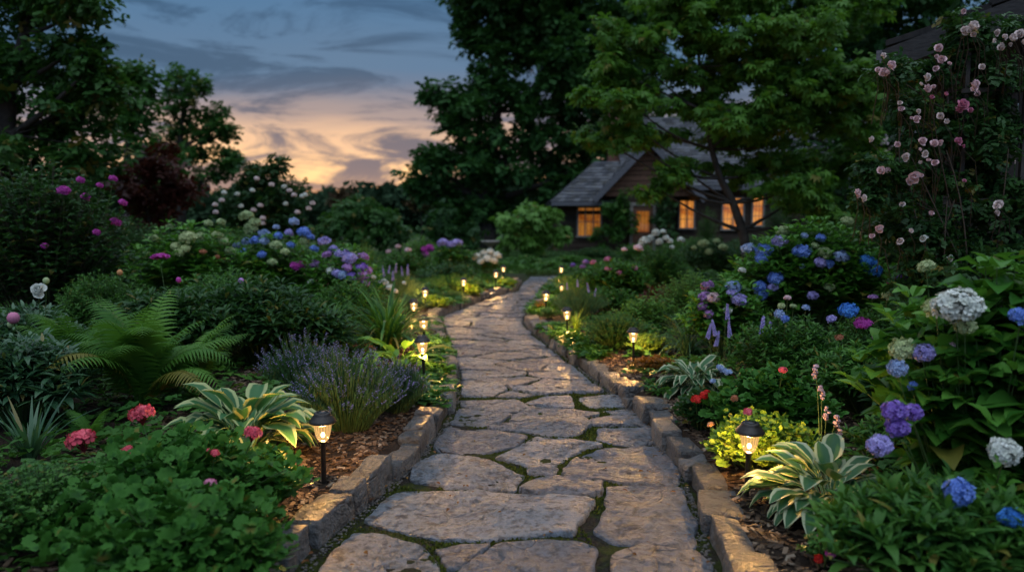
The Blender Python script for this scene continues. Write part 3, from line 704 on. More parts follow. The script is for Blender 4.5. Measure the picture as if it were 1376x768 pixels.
def flower_mesh(kind, mat, var=0):
    key = (kind, mat, var)
    if key in _FL: return _FL[key]
    r = np.random.default_rng(hash(kind) % 1000 + var if False else sum(map(ord, kind)) * 7 + var); mb = MB()
    if kind in ('mop', 'mop_far', 'cap'):
        n = {'mop': 105, 'mop_far': 60, 'cap': 60}[kind]; d = sphere_dirs(n, -.55 if kind != 'cap' else .15, var); d = nrm(d + r.normal(0, .07, d.shape))
        fr = 1 + vnoise(d, 2.2, var + 3, 2)[:, None] * .13; P = d * fr * (1, 1, .82 if kind != 'cap' else .45)
        V, F = CUBE3; mb.add(nrm(V) * (.6, .6, .45 if kind != 'cap' else .15), F, .0, 0)
        inst(mb, FL4, P * (.80 + .10 * r.random((n, 1))), nrm(d + r.normal(0, .35, d.shape)), nrm(r.normal(0, 1, d.shape)), r.uniform(.18, .25, n) * (1 if kind != 'mop_far' else 1.5), np.clip(r.random(n) * 1.0 - .1 + vnoise(d, 1.5, var, 1) * .25, 0, 1))
    elif kind == 'umbel':
        n = 26; d = sphere_dirs(n, -.15, var); d = nrm(d + r.normal(0, .1, d.shape)); P = d * (1, 1, .7)
        inst(mb, FL5, P * .78, nrm(d + r.normal(0, .2, d.shape)), nrm(r.normal(0, 1, d.shape)), r.uniform(.34, .44, n), r.random(n))
        for q in P: tube(mb, [(0, 0, -.9), q * .4 + (0, 0, -.3), q * .78], [.03, .02, .02], 3, 0.0, False)
    elif kind == 'rose':
        pet = archT(3, .1, 1.4, lambda t: .55 + .65 * math.sin(PI * min(.97, .15 + t * .75)), .12, 5)
        for ring, (cnt, s, tilt) in enumerate(((7, .95, -.25), (7, .85, .15), (7, .70, .5), (6, .55, .85), (5, .40, 1.1), (4, .27, 1.3))):
            a = np.arange(cnt) * 2 * PI / cnt + ring * .5 + r.uniform(0, .4, cnt); t_ = tilt + r.uniform(-.32, .32, cnt)
            ax = np.stack([np.cos(a) * np.cos(t_), np.sin(a) * np.cos(t_), np.sin(t_)], 1)
            inst(mb, pet, ax * .04 + (0, 0, -.1 + ring * .03), nrm(ax + r.normal(0, .12, ax.shape)), nrm(np.array([0, 0, 1.]) + r.normal(0, .25, ax.shape)), s * r.uniform(.8, 1.12, cnt), np.clip(1 - ring * .12 + r.uniform(-.25, .25, cnt), 0, 1))
    elif kind == 'bud':
        V, F = CUBE3; mb.add(nrm(V) * (.8, .8, 1.0), F, .4, .5)
        inst(mb, archT(3, 1.5, 1.9, lance(.8), .1), np.array([[.5, 0, -.7], [-.5, .1, -.7], [0, .5, -.7], [.1, -.5, -.7]]), np.array([[.7, 0, .7], [-.7, 0, .7], [0, .7, .7], [0, -.7, .7]]), np.array([[-1, 0, 0], [1, 0, 0], [0, -1, 0], [0, 1, 0.]]), 1.2)
    elif kind in ('spike', 'spire'):
        n = 46 if kind == 'spire' else 26; z = np.linspace(-1, 1, n); a = np.arange(n) * 2.4; w = (.28 * (1 - .6 * (z + 1) / 2))
        d = np.stack([np.cos(a), np.sin(a), 0 * a + .35], 1)
        inst(mb, FL4 if kind == 'spike' else floretT(4, .5, .5), np.stack([np.cos(a) * w * .5, np.sin(a) * w * .5, z], 1), nrm(d), (0, 0, 1), .20 * (1.15 - .6 * (z + 1) / 2), r.random(n))
        tube(mb, [(0, 0, -1.2), (0, 0, 1)], [.03, .015], 3, 0)
    elif kind == 'bell':
        cup = archT(4, 1.3, .6, lambda t: .6 + .5 * t, .2, 3)
        a = np.arange(6) * PI / 3; ax = np.stack([np.cos(a), np.sin(a), 0 * a], 1); inst(mb, cup, ax * .05, ax, (0, 0, 1), 1.0)
    _FL[key] = me = mb.mesh('flower_' + kind, M[mat]); return me

PET = {
 'blue': ((.09, .18, .55), (.24, .38, .88)), 'vivid_blue': ((.04, .17, .58), (.10, .36, .90)), 'pale_blue': ((.22, .32, .55), (.42, .52, .75)),
 'lilac': ((.30, .25, .58), (.50, .45, .82)), 'purple': ((.17, .08, .42), (.34, .22, .66)), 'mauve': ((.34, .15, .42), (.55, .33, .66)),
 'white': ((.55, .58, .50), (.80, .82, .76)), 'green_white': ((.34, .42, .18), (.55, .62, .32)), 'pale_green': ((.28, .38, .17), (.44, .52, .26)),
 'magenta': ((.36, .03, .26), (.60, .09, .46)), 'pink': ((.50, .14, .26), (.75, .32, .45)), 'pale_pink': ((.62, .38, .42), (.92, .68, .70)), 'blush': ((.62, .47, .46), (.9, .78, .74)),
 'coral': ((.62, .06, .10), (.85, .16, .20)), 'red': ((.45, .01, .01), (.65, .03, .02)), 'lavender': ((.24, .19, .42), (.42, .36, .62)), 'rust_flower': ((.35, .12, .06), (.5, .22, .12)), 'orange_flower': ((.6, .25, .08), (.75, .4, .2)),
}
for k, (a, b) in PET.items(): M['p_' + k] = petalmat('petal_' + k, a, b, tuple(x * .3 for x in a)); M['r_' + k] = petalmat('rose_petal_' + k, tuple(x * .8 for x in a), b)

# ------------------------------------------------------------------ plants
def keep(P, loc):
    """leaves stay off the path"""
    return outside(P[:, 0] + loc[0], P[:, 1] + loc[1]) > -.05
def shrub(loc, H, Rx, Ry, n, Ts, L_, nodes=7, per=2, t0=.3, el=(-.1, .5), petiole=.0, rnd=None, top=True, spread=.25, stemr=.004, flat=.85, seed=0, droop=0.0, jit=.3, hv=.80):
    """stems that fan out to a dome, with leaves up their length: (leaves, stems)"""
    r = np.random.default_rng(seed + 101); leaves, stems = MB(), MB(); P, AX, UP, SC = [], [], [], []
    for i in range(n):
        rr = math.sqrt((i + .5) / n) * .98; a = i * 2.39996 + r.uniform(-.3, .3)
        lump = 1 + .16 * math.sin(a * 3 + seed) + .08 * math.sin(a * 7 + seed * 2)
        e = np.array([Rx * rr * math.cos(a) * lump, Ry * rr * math.sin(a) * lump, H * math.sqrt(max(.05, 1 - flat * rr * rr)) * r.uniform(hv, 1.04)])
        b = np.array([e[0] * spread, e[1] * spread, 0]); c = np.array([e[0] * .55, e[1] * .55, e[2] * .68])
        t = np.linspace(0, 1, 6)[:, None]; pts = (1 - t) ** 2 * b + 2 * t * (1 - t) * c + t * t * e
        tube(stems, pts, np.linspace(stemr, stemr * .5, 6), 3, r.random(), False)
        ph = r.uniform(0, 6.3)
        for k in range(nodes):
            tt = t0 + (1 - t0) * (k + 1) / nodes; p = (1 - tt) ** 2 * b + 2 * tt * (1 - tt) * c + tt * tt * e
            q = per + (2 if (top and k == nodes - 1) else 0)
            for m_ in range(q):
                az = ph + k * (PI / 2 if per == 2 else 2.4) + m_ * 2 * PI / q + r.uniform(-.35, .35)
                elv = r.uniform(*el) - droop + (.35 if k == nodes - 1 else 0)
                ax = np.array([math.cos(az) * math.cos(elv), math.sin(az) * math.cos(elv), math.sin(elv)])
                P.append(p + ax * petiole * r.uniform(.5, 1.2)); AX.append(ax); UP.append((r.uniform(-jit, jit), r.uniform(-jit, jit), 1)); SC.append(L_ * r.uniform(.7, 1.15) * (.72 if k == nodes - 1 else 1) * (.75 + .25 * math.sin(PI * min(1, tt))))
    P, AX, UP, SC = map(np.array, (P, AX, UP, SC)); P[:, 2] = np.maximum(P[:, 2], .02); g = keep(P + AX * SC[:, None] * .6, loc); P, AX, UP, SC = P[g], AX[g], UP[g], SC[g]
    w = r.integers(0, len(Ts), len(P))
    for j_, T in enumerate(Ts):
        m_ = w == j_; inst(leaves, T, P[m_], AX[m_], UP[m_], SC[m_])
    return leaves, stems
def rosette(n, Ts, Lr, tilt=(0, .4), spread=.04, seed=0, wid=1.0, keepf=None, azr=(0, 2 * PI)):
    r = np.random.default_rng(seed + 7); mb = MB(); w = r.integers(0, len(Ts), n)
    az = azr[0] + (azr[1] - azr[0]) * (np.arange(n) * .618034 % 1) + r.uniform(-.15, .15, n); el = r.uniform(*tilt, n); s = r.uniform(Lr[0], Lr[1], n)
    ax = np.stack([np.cos(az) * np.cos(el), np.sin(az) * np.cos(el), np.sin(el)], 1); P = np.stack([np.cos(az) * spread * r.random(n), np.sin(az) * spread * r.random(n), 0 * az], 1)
    if keepf is not None: g = keep(P + ax * s[:, None] * .55, keepf); P, ax, s, w = P[g], ax[g], s[g], w[g]
    for j_, T in enumerate(Ts):
        m_ = w == j_; inst(mb, T, P[m_], ax[m_], (0, 0, 1), s[m_], None, wid)
    return mb

CAMP = np.array([0, 0, CAMH])
def dome_hit(loc, Rx, Ry, H, px, py):
    d = ray(px, py); Rr = np.array([Rx, Ry, H]); o = (CAMP - loc) / Rr; q = d / Rr
    a, b, c = q @ q, o @ q, o @ o - 1; disc = b * b - a * c
    t = (-b - math.sqrt(disc)) / a if disc > 0 else (loc[1] - CAMP[1]) / d[1]
    return CAMP + d * t - loc
STYLE = {   # leaf shapes near, leaf shapes far, leaf length, stems per square metre of dome, nodes, per, kwargs
 'hydrangea': (T_ov, T_ov_lo, .13, 110, 6, 2, dict(el=(-.1, .45), petiole=.02, t0=.35, flat=.8)),
 'peony':     (T_la, T_la_lo, .165, 120, 6, 4, dict(el=(-.1, .6), petiole=.03, t0=.35, flat=.75)),
 'leafy':     (T_ov, T_ov_lo, .065, 200, 8, 2, dict(el=(-.1, .6), t0=.3, flat=.8)),
 'willowy':   (T_la, T_la_lo, .075, 220, 10, 2, dict(el=(.1, .8), t0=.25, flat=.8)),
 'ruffled':   (T_round, T_round, .065, 230, 4, 3, dict(el=(-.35, .75), petiole=.035, t0=.45, flat=.8, jit=.8, hv=.62)),
 'small':     (T_ov, T_ov_lo, .038, 420, 7, 2, dict(el=(-.1, .5), t0=.3, flat=.75)),
 'fine':      (T_needle, T_needle, .04, 500, 9, 3, dict(el=(.3, 1.1), t0=.25, flat=.75)),
 'rosy':      (T_ov, T_ov_lo, .055, 150, 10, 3, dict(el=(-.5, .4), t0=.25, flat=.75)),
}
COUNT = [0]
def plant(name, cat, label, style, px, ytop, hw, Y, mat, depth=.8, L_=None, dens=1.0, heads=(), part='flower_head', group=None, stemmat='stem', seed=None, **kw):
    COUNT[0] += 1; seed = COUNT[0] if seed is None else seed
    near, far, Ld, dn, nodes, per, k0 = STYLE[style]; k0 = dict(k0, **kw); nodes = k0.pop('nodes', nodes)
    c = A(px, 384, Y); x = c[0]; R = hw * 1.06 * Y / 1000; z0 = gz1(x, Y)
    H = A(px, ytop, Y)[2] - z0
    loc = np.array([x, Y, z0]); Ll = (L_ or Ld); 
    if Y > 12: Ll *= 1.6; dn *= .45
    elif Y > 8: Ll *= 1.25; dn *= .7
    area = PI * R * R * depth + 1.2 * H * R; n = int(max(10, min(520, area * dn * dens * (Ld / Ll) ** 1.3)))
    root = empty(name, loc, 0, label, cat, group)
    lv, st = shrub(loc, H * .98, R * .95, R * depth, n, near if Y < 6.5 else far, Ll, nodes, per, seed=seed, **k0)
    lv.build('foliage', M[mat], root); st.build('stems', M[stemmat], root)
    add_heads(root, loc, R, R * depth, H, heads, part)
    return root
def add_heads(root, loc, Rx, Ry, H, heads, part='flower_head', stem=True):
    """heads: (px, py, radius in px, mesh kind, petal colour[, depth])"""
    r = random.Random(len(heads) * 13 + int(abs(loc[0]) * 100)); sm = MB()
    for h in heads:
        px, py, rp, kind, col = h[:5]
        if len(h) > 5: d = A(px, py, h[5]) - loc
        else: d = dome_hit(loc, Rx * .97, Ry * .97, H * .97, px, py)
        dist = loc[1] + d[1]; s = rp * dist / 1000
        out = nrm(np.array([d[0] / Rx, d[1] / Ry, max(.3, d[2] / H + .4)]))
        if kind in ('mop', 'mop_far') and r.random() < .15: col = {'blue': 'lilac', 'lilac': 'pale_blue', 'mauve': 'purple', 'purple': 'lilac', 'pale_green': 'green_white', 'pale_blue': 'blue', 'vivid_blue': 'blue'}.get(col, col)
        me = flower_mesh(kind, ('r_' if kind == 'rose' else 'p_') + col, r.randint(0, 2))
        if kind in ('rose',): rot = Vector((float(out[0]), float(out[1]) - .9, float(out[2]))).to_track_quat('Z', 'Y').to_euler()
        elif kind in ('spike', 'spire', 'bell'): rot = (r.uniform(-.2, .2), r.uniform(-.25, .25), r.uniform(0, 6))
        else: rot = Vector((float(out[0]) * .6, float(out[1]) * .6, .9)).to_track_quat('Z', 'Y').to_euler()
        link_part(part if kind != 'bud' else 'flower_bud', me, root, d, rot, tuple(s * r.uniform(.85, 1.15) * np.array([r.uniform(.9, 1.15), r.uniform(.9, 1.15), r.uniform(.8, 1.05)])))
        if stem:
            b = np.array([d[0] * .4, d[1] * .4 + .03, 0]); m_ = np.array([d[0] * .75, d[1] * .75 + .03, d[2] * .6])
            e = d - np.array([0, 0, s * .5]); t = np.linspace(0, 1, 6)[:, None]
            tube(sm, (1 - t) ** 2 * b + 2 * t * (1 - t) * m_ + t * t * e, np.linspace(.004, .002, 6), 4, r.random(), False)
    if stem and heads: sm.build('flower_stalks', M['stem'], root)
def clump(name, cat, label, kind, px, ytop, hw, Y, mat, n, depth=1.0, seed=None, wid=1.0, group=None, ybase=None, tilt=None, cn=1):
    """plants that grow from one crown: hosta, fern, grass"""
    COUNT[0] += 1; seed = COUNT[0] if seed is None else seed
    c = A(px, 384, Y); z0 = gz1(c[0], Y); R = hw * Y / 1000; H = A(px, ytop, Y)[2] - z0; loc = np.array([c[0], Y, z0])
    root = empty(name, loc, 0, label, cat, group)
    Ts = {'hosta': T_hosta, 'fern': T_frond, 'blade': T_blade, 'iris': T_iris}[kind]; V = Ts[0][0]
    L0 = max(R / max(.2, V[:, 1].max()), .01)
    tl = tilt or {'hosta': (-.25, .4), 'fern': (-.1, .55), 'blade': (-.1, .5), 'iris': (-.2, .3)}[kind]
    mb = rosette(n, Ts, (L0 * (.55 if kind == 'hosta' else .72), L0 * 1.12), tl, R * .12, seed, wid, loc)
    Vs = np.concatenate(mb.v) if mb.v else np.zeros((1, 3)); f = H / max(.05, np.percentile(Vs[:, 2], 99.5))
    f = min(1.3 if kind == 'hosta' else 1.8, max(.5, f)); mb.v = [v * (1, depth, f) for v in mb.v]
    mb.build({'hosta': 'leaves', 'fern': 'fronds', 'blade': 'blades', 'iris': 'blades'}[kind], M[mat], root)
    return root, loc, R, H

# ------------------------------------------------------------------ trees
def tree(name, cat, label, tpx, Y, lobes, mat, bark, leaf, per_clump, clump_r, density=1.0, tr=.2, Ts=None, flat=.8, droop=.1, seed=1, trunk_pts=None, group=None, gap=1.0, base_z=None, limbs=True):
    """lobes: (px, py, rx px, rz px, depth offset); clumps of leaves fill each lobe, limbs run to the clumps"""
    r = np.random.default_rng(seed * 17 + 3); Ts = Ts or T_sprig
    b = A(tpx, 384, Y); bz = gz1(b[0], Y) if base_z is None else base_z; loc = np.array([b[0], Y, bz - .05])
    root = empty(name, loc, 0, label, cat, group); wood, crown = MB(), MB()
    Ls = [(A(l[0], l[1], Y + l[4]) - loc, l[2] * (Y + l[4]) / 1000, l[3] * (Y + l[4]) / 1000) for l in [tuple(q) + (0,) * (5 - len(q)) for q in lobes]]
    zmin = min(c[2] - rz for c, _, rz in Ls); zmax = max(c[2] for c, _, rz in Ls)
    if trunk_pts: tp = np.array([A(px, py, Y + dy) - loc for px, py, dy in trunk_pts]); tp[0][2] = 0
    else:
        cx = np.mean([c[0] for c, _, _ in Ls]); k = 7; t = np.linspace(0, 1, k)
        tp = np.stack([cx * t ** 1.5 * .8 + .03 * zmax * np.sin(t * 6 + seed), .02 * zmax * np.cos(t * 5), t * zmax * .92], 1)
    tw = tr * (1 - .82 * np.linspace(0, 1, len(tp)) ** .9); tw[0] *= 1.35
    tube(wood, tp, tw, 9, .5)
    tcum = tp[:, 2]
    for (c, rx, rz) in Ls:
        zt = max(min(c[2] - .35 * abs(c[0]) - .2 * rz, zmax * .9), min(zmin * .8, zmax * .5)); k = int(np.argmin(np.abs(tcum - zt))); s = tp[k]
        if limbs:
            mid = s * .45 + c * .55 + np.array([0, 0, -.12 * np.linalg.norm(c - s)]) + r.normal(0, .05, 3) * np.linalg.norm(c - s)
            t = np.linspace(0, 1, 6)[:, None]; lp = (1 - t) ** 2 * s + 2 * t * (1 - t) * mid + t * t * c
            tube(wood, lp, np.linspace(tw[k] * .5, tr * .08, 6), 6, .5, False)
        vol = rx * rx * rz; n = int(max(5, density * vol / (clump_r ** 3) * .55 * gap))
        d = nrm(r.normal(0, 1, (n, 3))); rad = r.random(n) ** (1 / 2.1); CC = c + d * rad[:, None] * np.array([rx, rx * .85, rz]) * (1 + r.uniform(-.15, .15, (n, 1)))
        if limbs:
            for q in CC[::2]:
                m_ = (c + q) / 2 + r.normal(0, .08, 3) * rx; tube(wood, [c * .8 + lp[3] * .2, m_, q], [tr * .07, tr * .045, tr * .02], 3, .5, False)
        m = per_clump; o = nrm(r.normal(0, 1, (n, m, 3))) * (r.random((n, m, 1)) ** .5) * clump_r * r.uniform(.6, 1.25, (n, 1, 1)) * np.array([1, 1, flat])
        P = (CC[:, None] + o).reshape(-1, 3); od = (o / clump_r).reshape(-1, 3)
        ax = nrm(od * (1, 1, .4) + r.normal(0, .45, P.shape) + (0, 0, -droop)); up = np.array([0, 0, 1.]) + r.normal(0, .35, P.shape) + od * .3
        tone = np.repeat(r.uniform(0, .7, n), m) + r.uniform(0, .3, n * m); w = r.integers(0, len(Ts), len(P)); sc_ = leaf * r.uniform(.7, 1.25, len(P))
        for j_, T in enumerate(Ts):
            g = w == j_; inst(crown, T, P[g], ax[g], up[g], sc_[g], tone[g])
    wood.build('trunk', M[bark], root); crown.build('crown', M[mat], root)
    return root

tree('broadleaf_tree', 'tree', 'tall dark leafy tree filling the top left corner of the sky', 15, 13,
     [(60,-10,85,50,0),(0,-60,90,60,0),(120,5,22,14,-.5),(30,90,90,50,0),(105,62,32,26,-.6),(118,95,16,10,-.6),(20,180,105,60,-.4),(105,150,50,42,0),(110,225,55,50,0),(40,260,80,50,.3),(-80,60,90,120,0),(130,120,22,16,-.3)],
     'tree_left', 'bark', .24, 34, .36, 1.8, .26, seed=1, droop=.25)
tree('broadleaf_tree', 'tree', 'smaller rounded green tree in front of the tall far tree, behind the dark red shrub', 180, 21,
     [(184,104,16,20,0),(160,130,30,36,0),(192,140,18,26,0),(175,185,38,40,0),(205,222,32,30,0),(150,225,40,50,0),(195,255,60,40,0)],
     'tree_left', 'bark', .34, 30, .48, 1.7, .2, seed=2)
tree('broadleaf_tree', 'tree', 'tall airy tree standing against the sunset sky left of the gap in the trees', 246, 33,
     [(243,110,20,17,0),(272,122,18,14,0),(228,140,17,16,0),(258,145,28,17,0),(288,158,18,13,0),(240,172,24,15,0),(280,180,26,13,0),(304,176,11,8,0),(222,198,18,14,0),(262,205,30,14,0),(300,208,15,8,0),(240,230,35,14,0),(285,232,24,9,0),(312,222,8,6,0)],
     'tree_left', 'bark', .36, 26, .48, .62, .22, seed=3, trunk_pts=[(243,330,0),(243,260,0),(240,200,0),(246,150,0),(250,105,0)])
tree('oak_tree', 'tree', 'huge dark oak rising past the top of the view left of the cottage', 655, 39,
     [(655,5,53,36,0),(745,5,83,45,0),(700,-30,106,45,0),(636,50,26,22,0),(690,62,57,36,0),(765,75,71,45,0),(650,95,31,22,0),(618,138,35,22,0),(665,135,50,29,0),(735,140,61,38,0),(800,125,47,45,0),(603,168,28,18,0),(650,185,45,27,0),(710,200,54,31,0),(775,190,59,38,0),(606,212,40,20,0),(588,238,28,18,0),(650,235,47,27,0),(720,250,52,25,0),(690,292,40,16,1),(592,268,28,16,0),(635,280,40,20,0),(780,245,59,29,1),(830,50,59,67,1),(840,150,59,56,2),(606,296,31,13,0),(575,215,18,14,0),(565,250,16,14,0),(592,130,20,16,0),(625,40,24,24,0),(830,190,50,40,0),(640,215,50,30,0)],
     'tree_oak', 'bark', .62, 30, .78, 2.3, .55, seed=4, trunk_pts=[(656,345,0),(655,310,0),(656,270,0),(660,220,0),(668,150,0),(680,70,0),(690,-20,0)])
tree('maple_tree', 'tree', 'spreading green maple with tiered branches in front of the cottage', 1006, 12.5,
     [(905,8,79,29,0),(1010,0,105,35,0.5),(1110,10,74,41,0.4),(850,48,61,22,-0.3),(955,55,84,25,0),(1060,52,79,26,-0.4),(815,88,36,16,-0.4),(875,95,69,20,-0.2),(985,98,82,22,0.2),(1090,98,74,29,0),(800,122,23,12,-0.4),(850,138,61,16,-0.6),(945,142,69,17,0.3),(1050,142,69,22,-0.3),(806,182,25,10,-0.3),(850,186,42,16,-0.5),(905,182,57,16,0.2),(1005,186,63,17,0.5),(1130,150,61,35,0.3),(912,222,42,16,0),(975,230,50,17,0.4),(1065,214,52,23,0.3),(880,250,27,13,-0.2),(1080,262,52,23,0.4),(1140,215,52,41,0.6),(1062,250,46,22,-.4),(1110,285,46,24,-.3),(900,236,30,16,-.3),(850,165,50,18,-.2),(1000,160,80,24,-.3),(1100,110,80,36,-.4)],
     'tree_maple', 'bark', .15, 34, .21, 1.7, .10, Ts=T_palm + [T_sprig[0]], flat=.6, droop=.45, seed=5,
     trunk_pts=[(1006,420,0),(1004,345,0),(998,310,0),(985,272,0),(968,240,0),(956,200,0),(948,150,0),(940,90,0),(935,20,0)])
tree('broadleaf_tree', 'tree', 'dark tree behind the maple, right of the lit cottage windows', 1130, 17,
     [(1150,40,90,60,0),(1200,130,90,60,0),(1120,120,60,50,1),(1150,200,80,50,0),(1110,262,50,32,1),(1190,265,80,42,0),(1280,80,110,90,1),(1270,220,100,80,1),(1120,300,70,30,-1),(1200,-40,140,60,0),(1068,205,44,40,0),(1035,150,40,34,0),(1085,255,30,24,-.5)],
     'tree_oak', 'bark', .30, 30, .42, 1.5, .2, seed=6, trunk_pts=[(1130,400,0),(1128,300,0),(1135,200,0),(1150,60,0)])
# shrubs of the middle distance that have a shape of their own
tree('maple_shrub', 'shrub', 'dark red leaved shrub between the green tree and the white flowering shrub', 205, 15,
     [(205,205,34,24,0),(182,235,30,30,0),(230,232,30,24,0),(205,270,50,34,0),(250,262,24,22,0),(180,300,40,26,0)], 'leaf_red', 'bark', .20, 26, .26, 1.3, .07, seed=7, droop=.3)
tree('dome_shrub', 'shrub', 'dark dome shaped weeping shrub under the sunset, middle of the left side', 478, 24,
     [(478,300,50,34,0),(455,285,24,22,0),(500,288,28,22,0),(478,275,25,16,0),(520,312,14,16,0),(436,312,14,16,0)], 'tree_left', 'bark', .26, 30, .34, 1.5, .1, seed=8, droop=.9)
tree('small_shrub', 'shrub', 'small dark rounded shrub right of the dome shaped one', 540, 25, [(540,322,18,16,0),(533,312,10,8,0)], 'leaf_dark', 'bark', .24, 24, .3, 1.5, .06, seed=9)
tree('viburnum', 'shrub', 'round light green shrub at the foot of the oak, left of the cottage', 712, 26,
     [(712,300,38,24,0),(690,310,24,26,0),(738,306,22,26,0),(705,286,22,12,0),(735,290,18,12,0),(712,328,42,18,0)], 'leaf_bright', 'bark', .28, 30, .34, 1.5, .08, Ts=T_palm, seed=10, droop=.4)
tree('orange_tree', 'tree', 'thin rust coloured young tree against the glow left of the oak', 566, 44, [(566,262,10,12,0),(558,272,10,9,0),(574,274,10,9,0)], 'tree_rust', 'bark', .3, 16, .34, .8, .08, seed=12)
tree('small_tree', 'tree', 'little reddish treetop above the dome shaped shrub', 458, 38, [(458,262,13,9,0),(450,272,12,9,0)], 'tree_rust', 'bark', .3, 18, .34, 1.0, .08, seed=13)
tree('yard_tree', 'tree', 'green tree under the oak left of its trunk', 600, 34, [(600,305,26,22,0),(575,318,20,18,0),(628,315,24,20,0),(610,330,34,14,0)], 'leaf_dark', 'bark', .4, 26, .5, 1.3, .12, seed=14)
# the far wood
r_ = np.random.default_rng(3); mb = MB()
for Yb, cnt, hh, amp in ((95, 120, 6.0, 3.2), (150, 130, 9.5, 3.5)):
    for k in range(cnt):
        x = -Yb * 1.15 + Yb * 2.3 * (k + r_.uniform(-.4, .4)) / cnt; h = hh * r_.uniform(.7, 1.15) + amp * vnoise([[x * .05, Yb, 0]], 1.0, 4)[0]
        n = 380; w = r_.uniform(2.0, 4.0) * Yb / 95; d = nrm(r_.normal(0, 1, (n, 3))); d[:, 2] = np.abs(d[:, 2]); rad = r_.random((n, 1)) ** .35
        P = np.array([x, Yb + r_.uniform(-6, 6), 0]) + d * rad * (w, w, h)
        inst(mb, T_sprig[k % 4], P, nrm(d + r_.normal(0, .6, d.shape)), nrm(r_.normal(0, .6, d.shape) + (0, 0, 1)), r_.uniform(.8, 1.7, n) * Yb / 95, np.clip(r_.uniform(0, .5) + r_.random(n) * .5, 0, 1))
tag(mb.build('far_woods', M['tree_far']), kind='stuff')
# lawn at the end of the path
n = 26000; x = U(-7, 9, n); y = 18.4 + 14 * RNG.random(n) ** 1.3; x = x * y / 24; mb = MB()
for _ in range(2): inst(mb, bl, np.stack([x + U(-.1, .1, n), y, np.full(n, .03)], 1), np.stack([U(-.5, .5, n), U(-.5, .5, n), np.ones(n)], 1), np.stack([U(-1, 1, n), U(-1, 1, n), 0 * y], 1), U(.09, .2, n))
tag(mb.build('grass', M['grass']), kind='stuff')

# ------------------------------------------------------------------ cottage
def courses(b, x0, x1, z0, z1, y, h=.22, prof=None, r=random.Random(2), depth=.10):
    """rough horizontal boards between x0 and x1 (or prof(z) -> x0, x1), face at y"""
    z = z0
    while z < z1 - .02:
        hh = min(h * r.uniform(.8, 1.2), z1 - z); a, c = (x0, x1) if prof is None else prof(z + hh / 2); xx = a; tone = r.random()
        while xx < c - .02:
            ln = min(r.uniform(.7, 2.4), c - xx); yy = y + r.uniform(-.025, .012)
            box(b, xx + .004, xx + ln - .004, yy, y + depth, z + .014, z + hh - .014, tone * .7 + r.random() * .3); xx += ln
        z += hh
def roof_quad(b, p0, p1, q1, q0, rows, r=random.Random(4), wmin=.22, wmax=.42):
    """slates laid from the eave p0-p1 up to the ridge q0-q1"""
    p0, p1, q0, q1 = map(np.array, (p0, p1, q0, q1)); n = nrm(np.cross(p1 - p0, q0 - p0)); 
    if n[2] < 0: n = -n
    for k in range(rows):
        a0, a1 = k / rows, (k + 1.12) / rows; L0, R0 = p0 + (q0 - p0) * a0, p1 + (q1 - p1) * a0; L1, R1 = p0 + (q0 - p0) * min(a1, 1), p1 + (q1 - p1) * min(a1, 1)
        W_ = np.linalg.norm(R0 - L0); u = 0
        while u < 1:
            du = r.uniform(wmin, wmax) / max(W_, .1); v = min(1, u + du); g = .004 / max(W_, .1); t0 = .035 + r.uniform(0, .015); dn = r.uniform(-.02, .02)
            dd = nrm(p0 - q0) * dn
            P = [L0 + (R0 - L0) * (u + g) + n * t0 + dd, L0 + (R0 - L0) * (v - g) + n * t0 + dd, L1 + (R1 - L1) * (v - g) + n * .008, L1 + (R1 - L1) * (u + g) + n * .008,
                 L0 + (R0 - L0) * (u + g) + dd, L0 + (R0 - L0) * (v - g) + dd, L1 + (R1 - L1) * (v - g), L1 + (R1 - L1) * (u + g)]
            b.add(P, [[0, 1, 2, 3], [4, 7, 6, 5], [4, 5, 1, 0], [5, 6, 2, 1], [7, 4, 0, 3]], r.random()); u = v
def window(root, x, z, w, h, y, cols, rows, mat, label=None):
    o = empty('window', (0, 0, 0)); o.parent = root; o.location = (x, y, z)
    if label: o['label'] = label
    f = MB(); t = .075
    for s in (-1, 1): box(f, s * w / 2 - t / 2, s * w / 2 + t / 2, -.07, .05, -h / 2 + t / 2, h / 2 - t / 2)
    box(f, -w / 2 - t / 2, w / 2 + t / 2, -.075, .05, h / 2 - t / 2, h / 2 + t / 2); box(f, -w / 2 - t, w / 2 + t, -.12, .05, -h / 2 - t / 2, -h / 2 + t / 2)
    for k in range(1, cols): box(f, -w / 2 + w * k / cols - .022, -w / 2 + w * k / cols + .022, -.055, .02, -h / 2 + t / 2, h / 2 - t / 2)
    for k in range(1, rows): box(f, -w / 2 + t / 2, w / 2 - t / 2, -.035, .018, -h / 2 + h * k / rows - .014, -h / 2 + h * k / rows + .014)
    f.build('frame', M['frame'], o, smooth=False)
    p = MB(); box(p, -w / 2 + t / 2, w / 2 - t / 2, .022, .034, -h / 2 + t / 2, h / 2 - t / 2); p.build('pane', M[mat], o, smooth=False)
HX, HY = A(900, 384, 33)[0], 33.0
ct = empty('cottage', (HX, HY, 0), 0, 'low dark timber cottage with slate roof and glowing windows', 'cottage')
def hp(px, py, Y): return A(px, py, Y) - np.array([HX, HY, 0])
b = MB()
xl, xm, xr_ = hp(752, 300, 32)[0], hp(838, 300, 32)[0], hp(1140, 300, 33)[0]
ez = hp(780, 268, 31.6)[2]; ez2 = hp(950, 250, 32.4)[2]
courses(b, xl, xm, 0, ez, -1.0); box(b, xl + .01, xm - .01, -.9, 5, 0, ez - .02)
xg0, xg1 = hp(835, 300, 31)[0], hp(902, 300, 31)[0]; gza = hp(866, 196, 31)[2]; gzb = hp(812, 264, 31)[2]
courses(b, xg0, xg1, 0, gzb, -2.0); box(b, xg0 + .01, xg1 - .01, -1.9, 5, 0, gzb - .02)
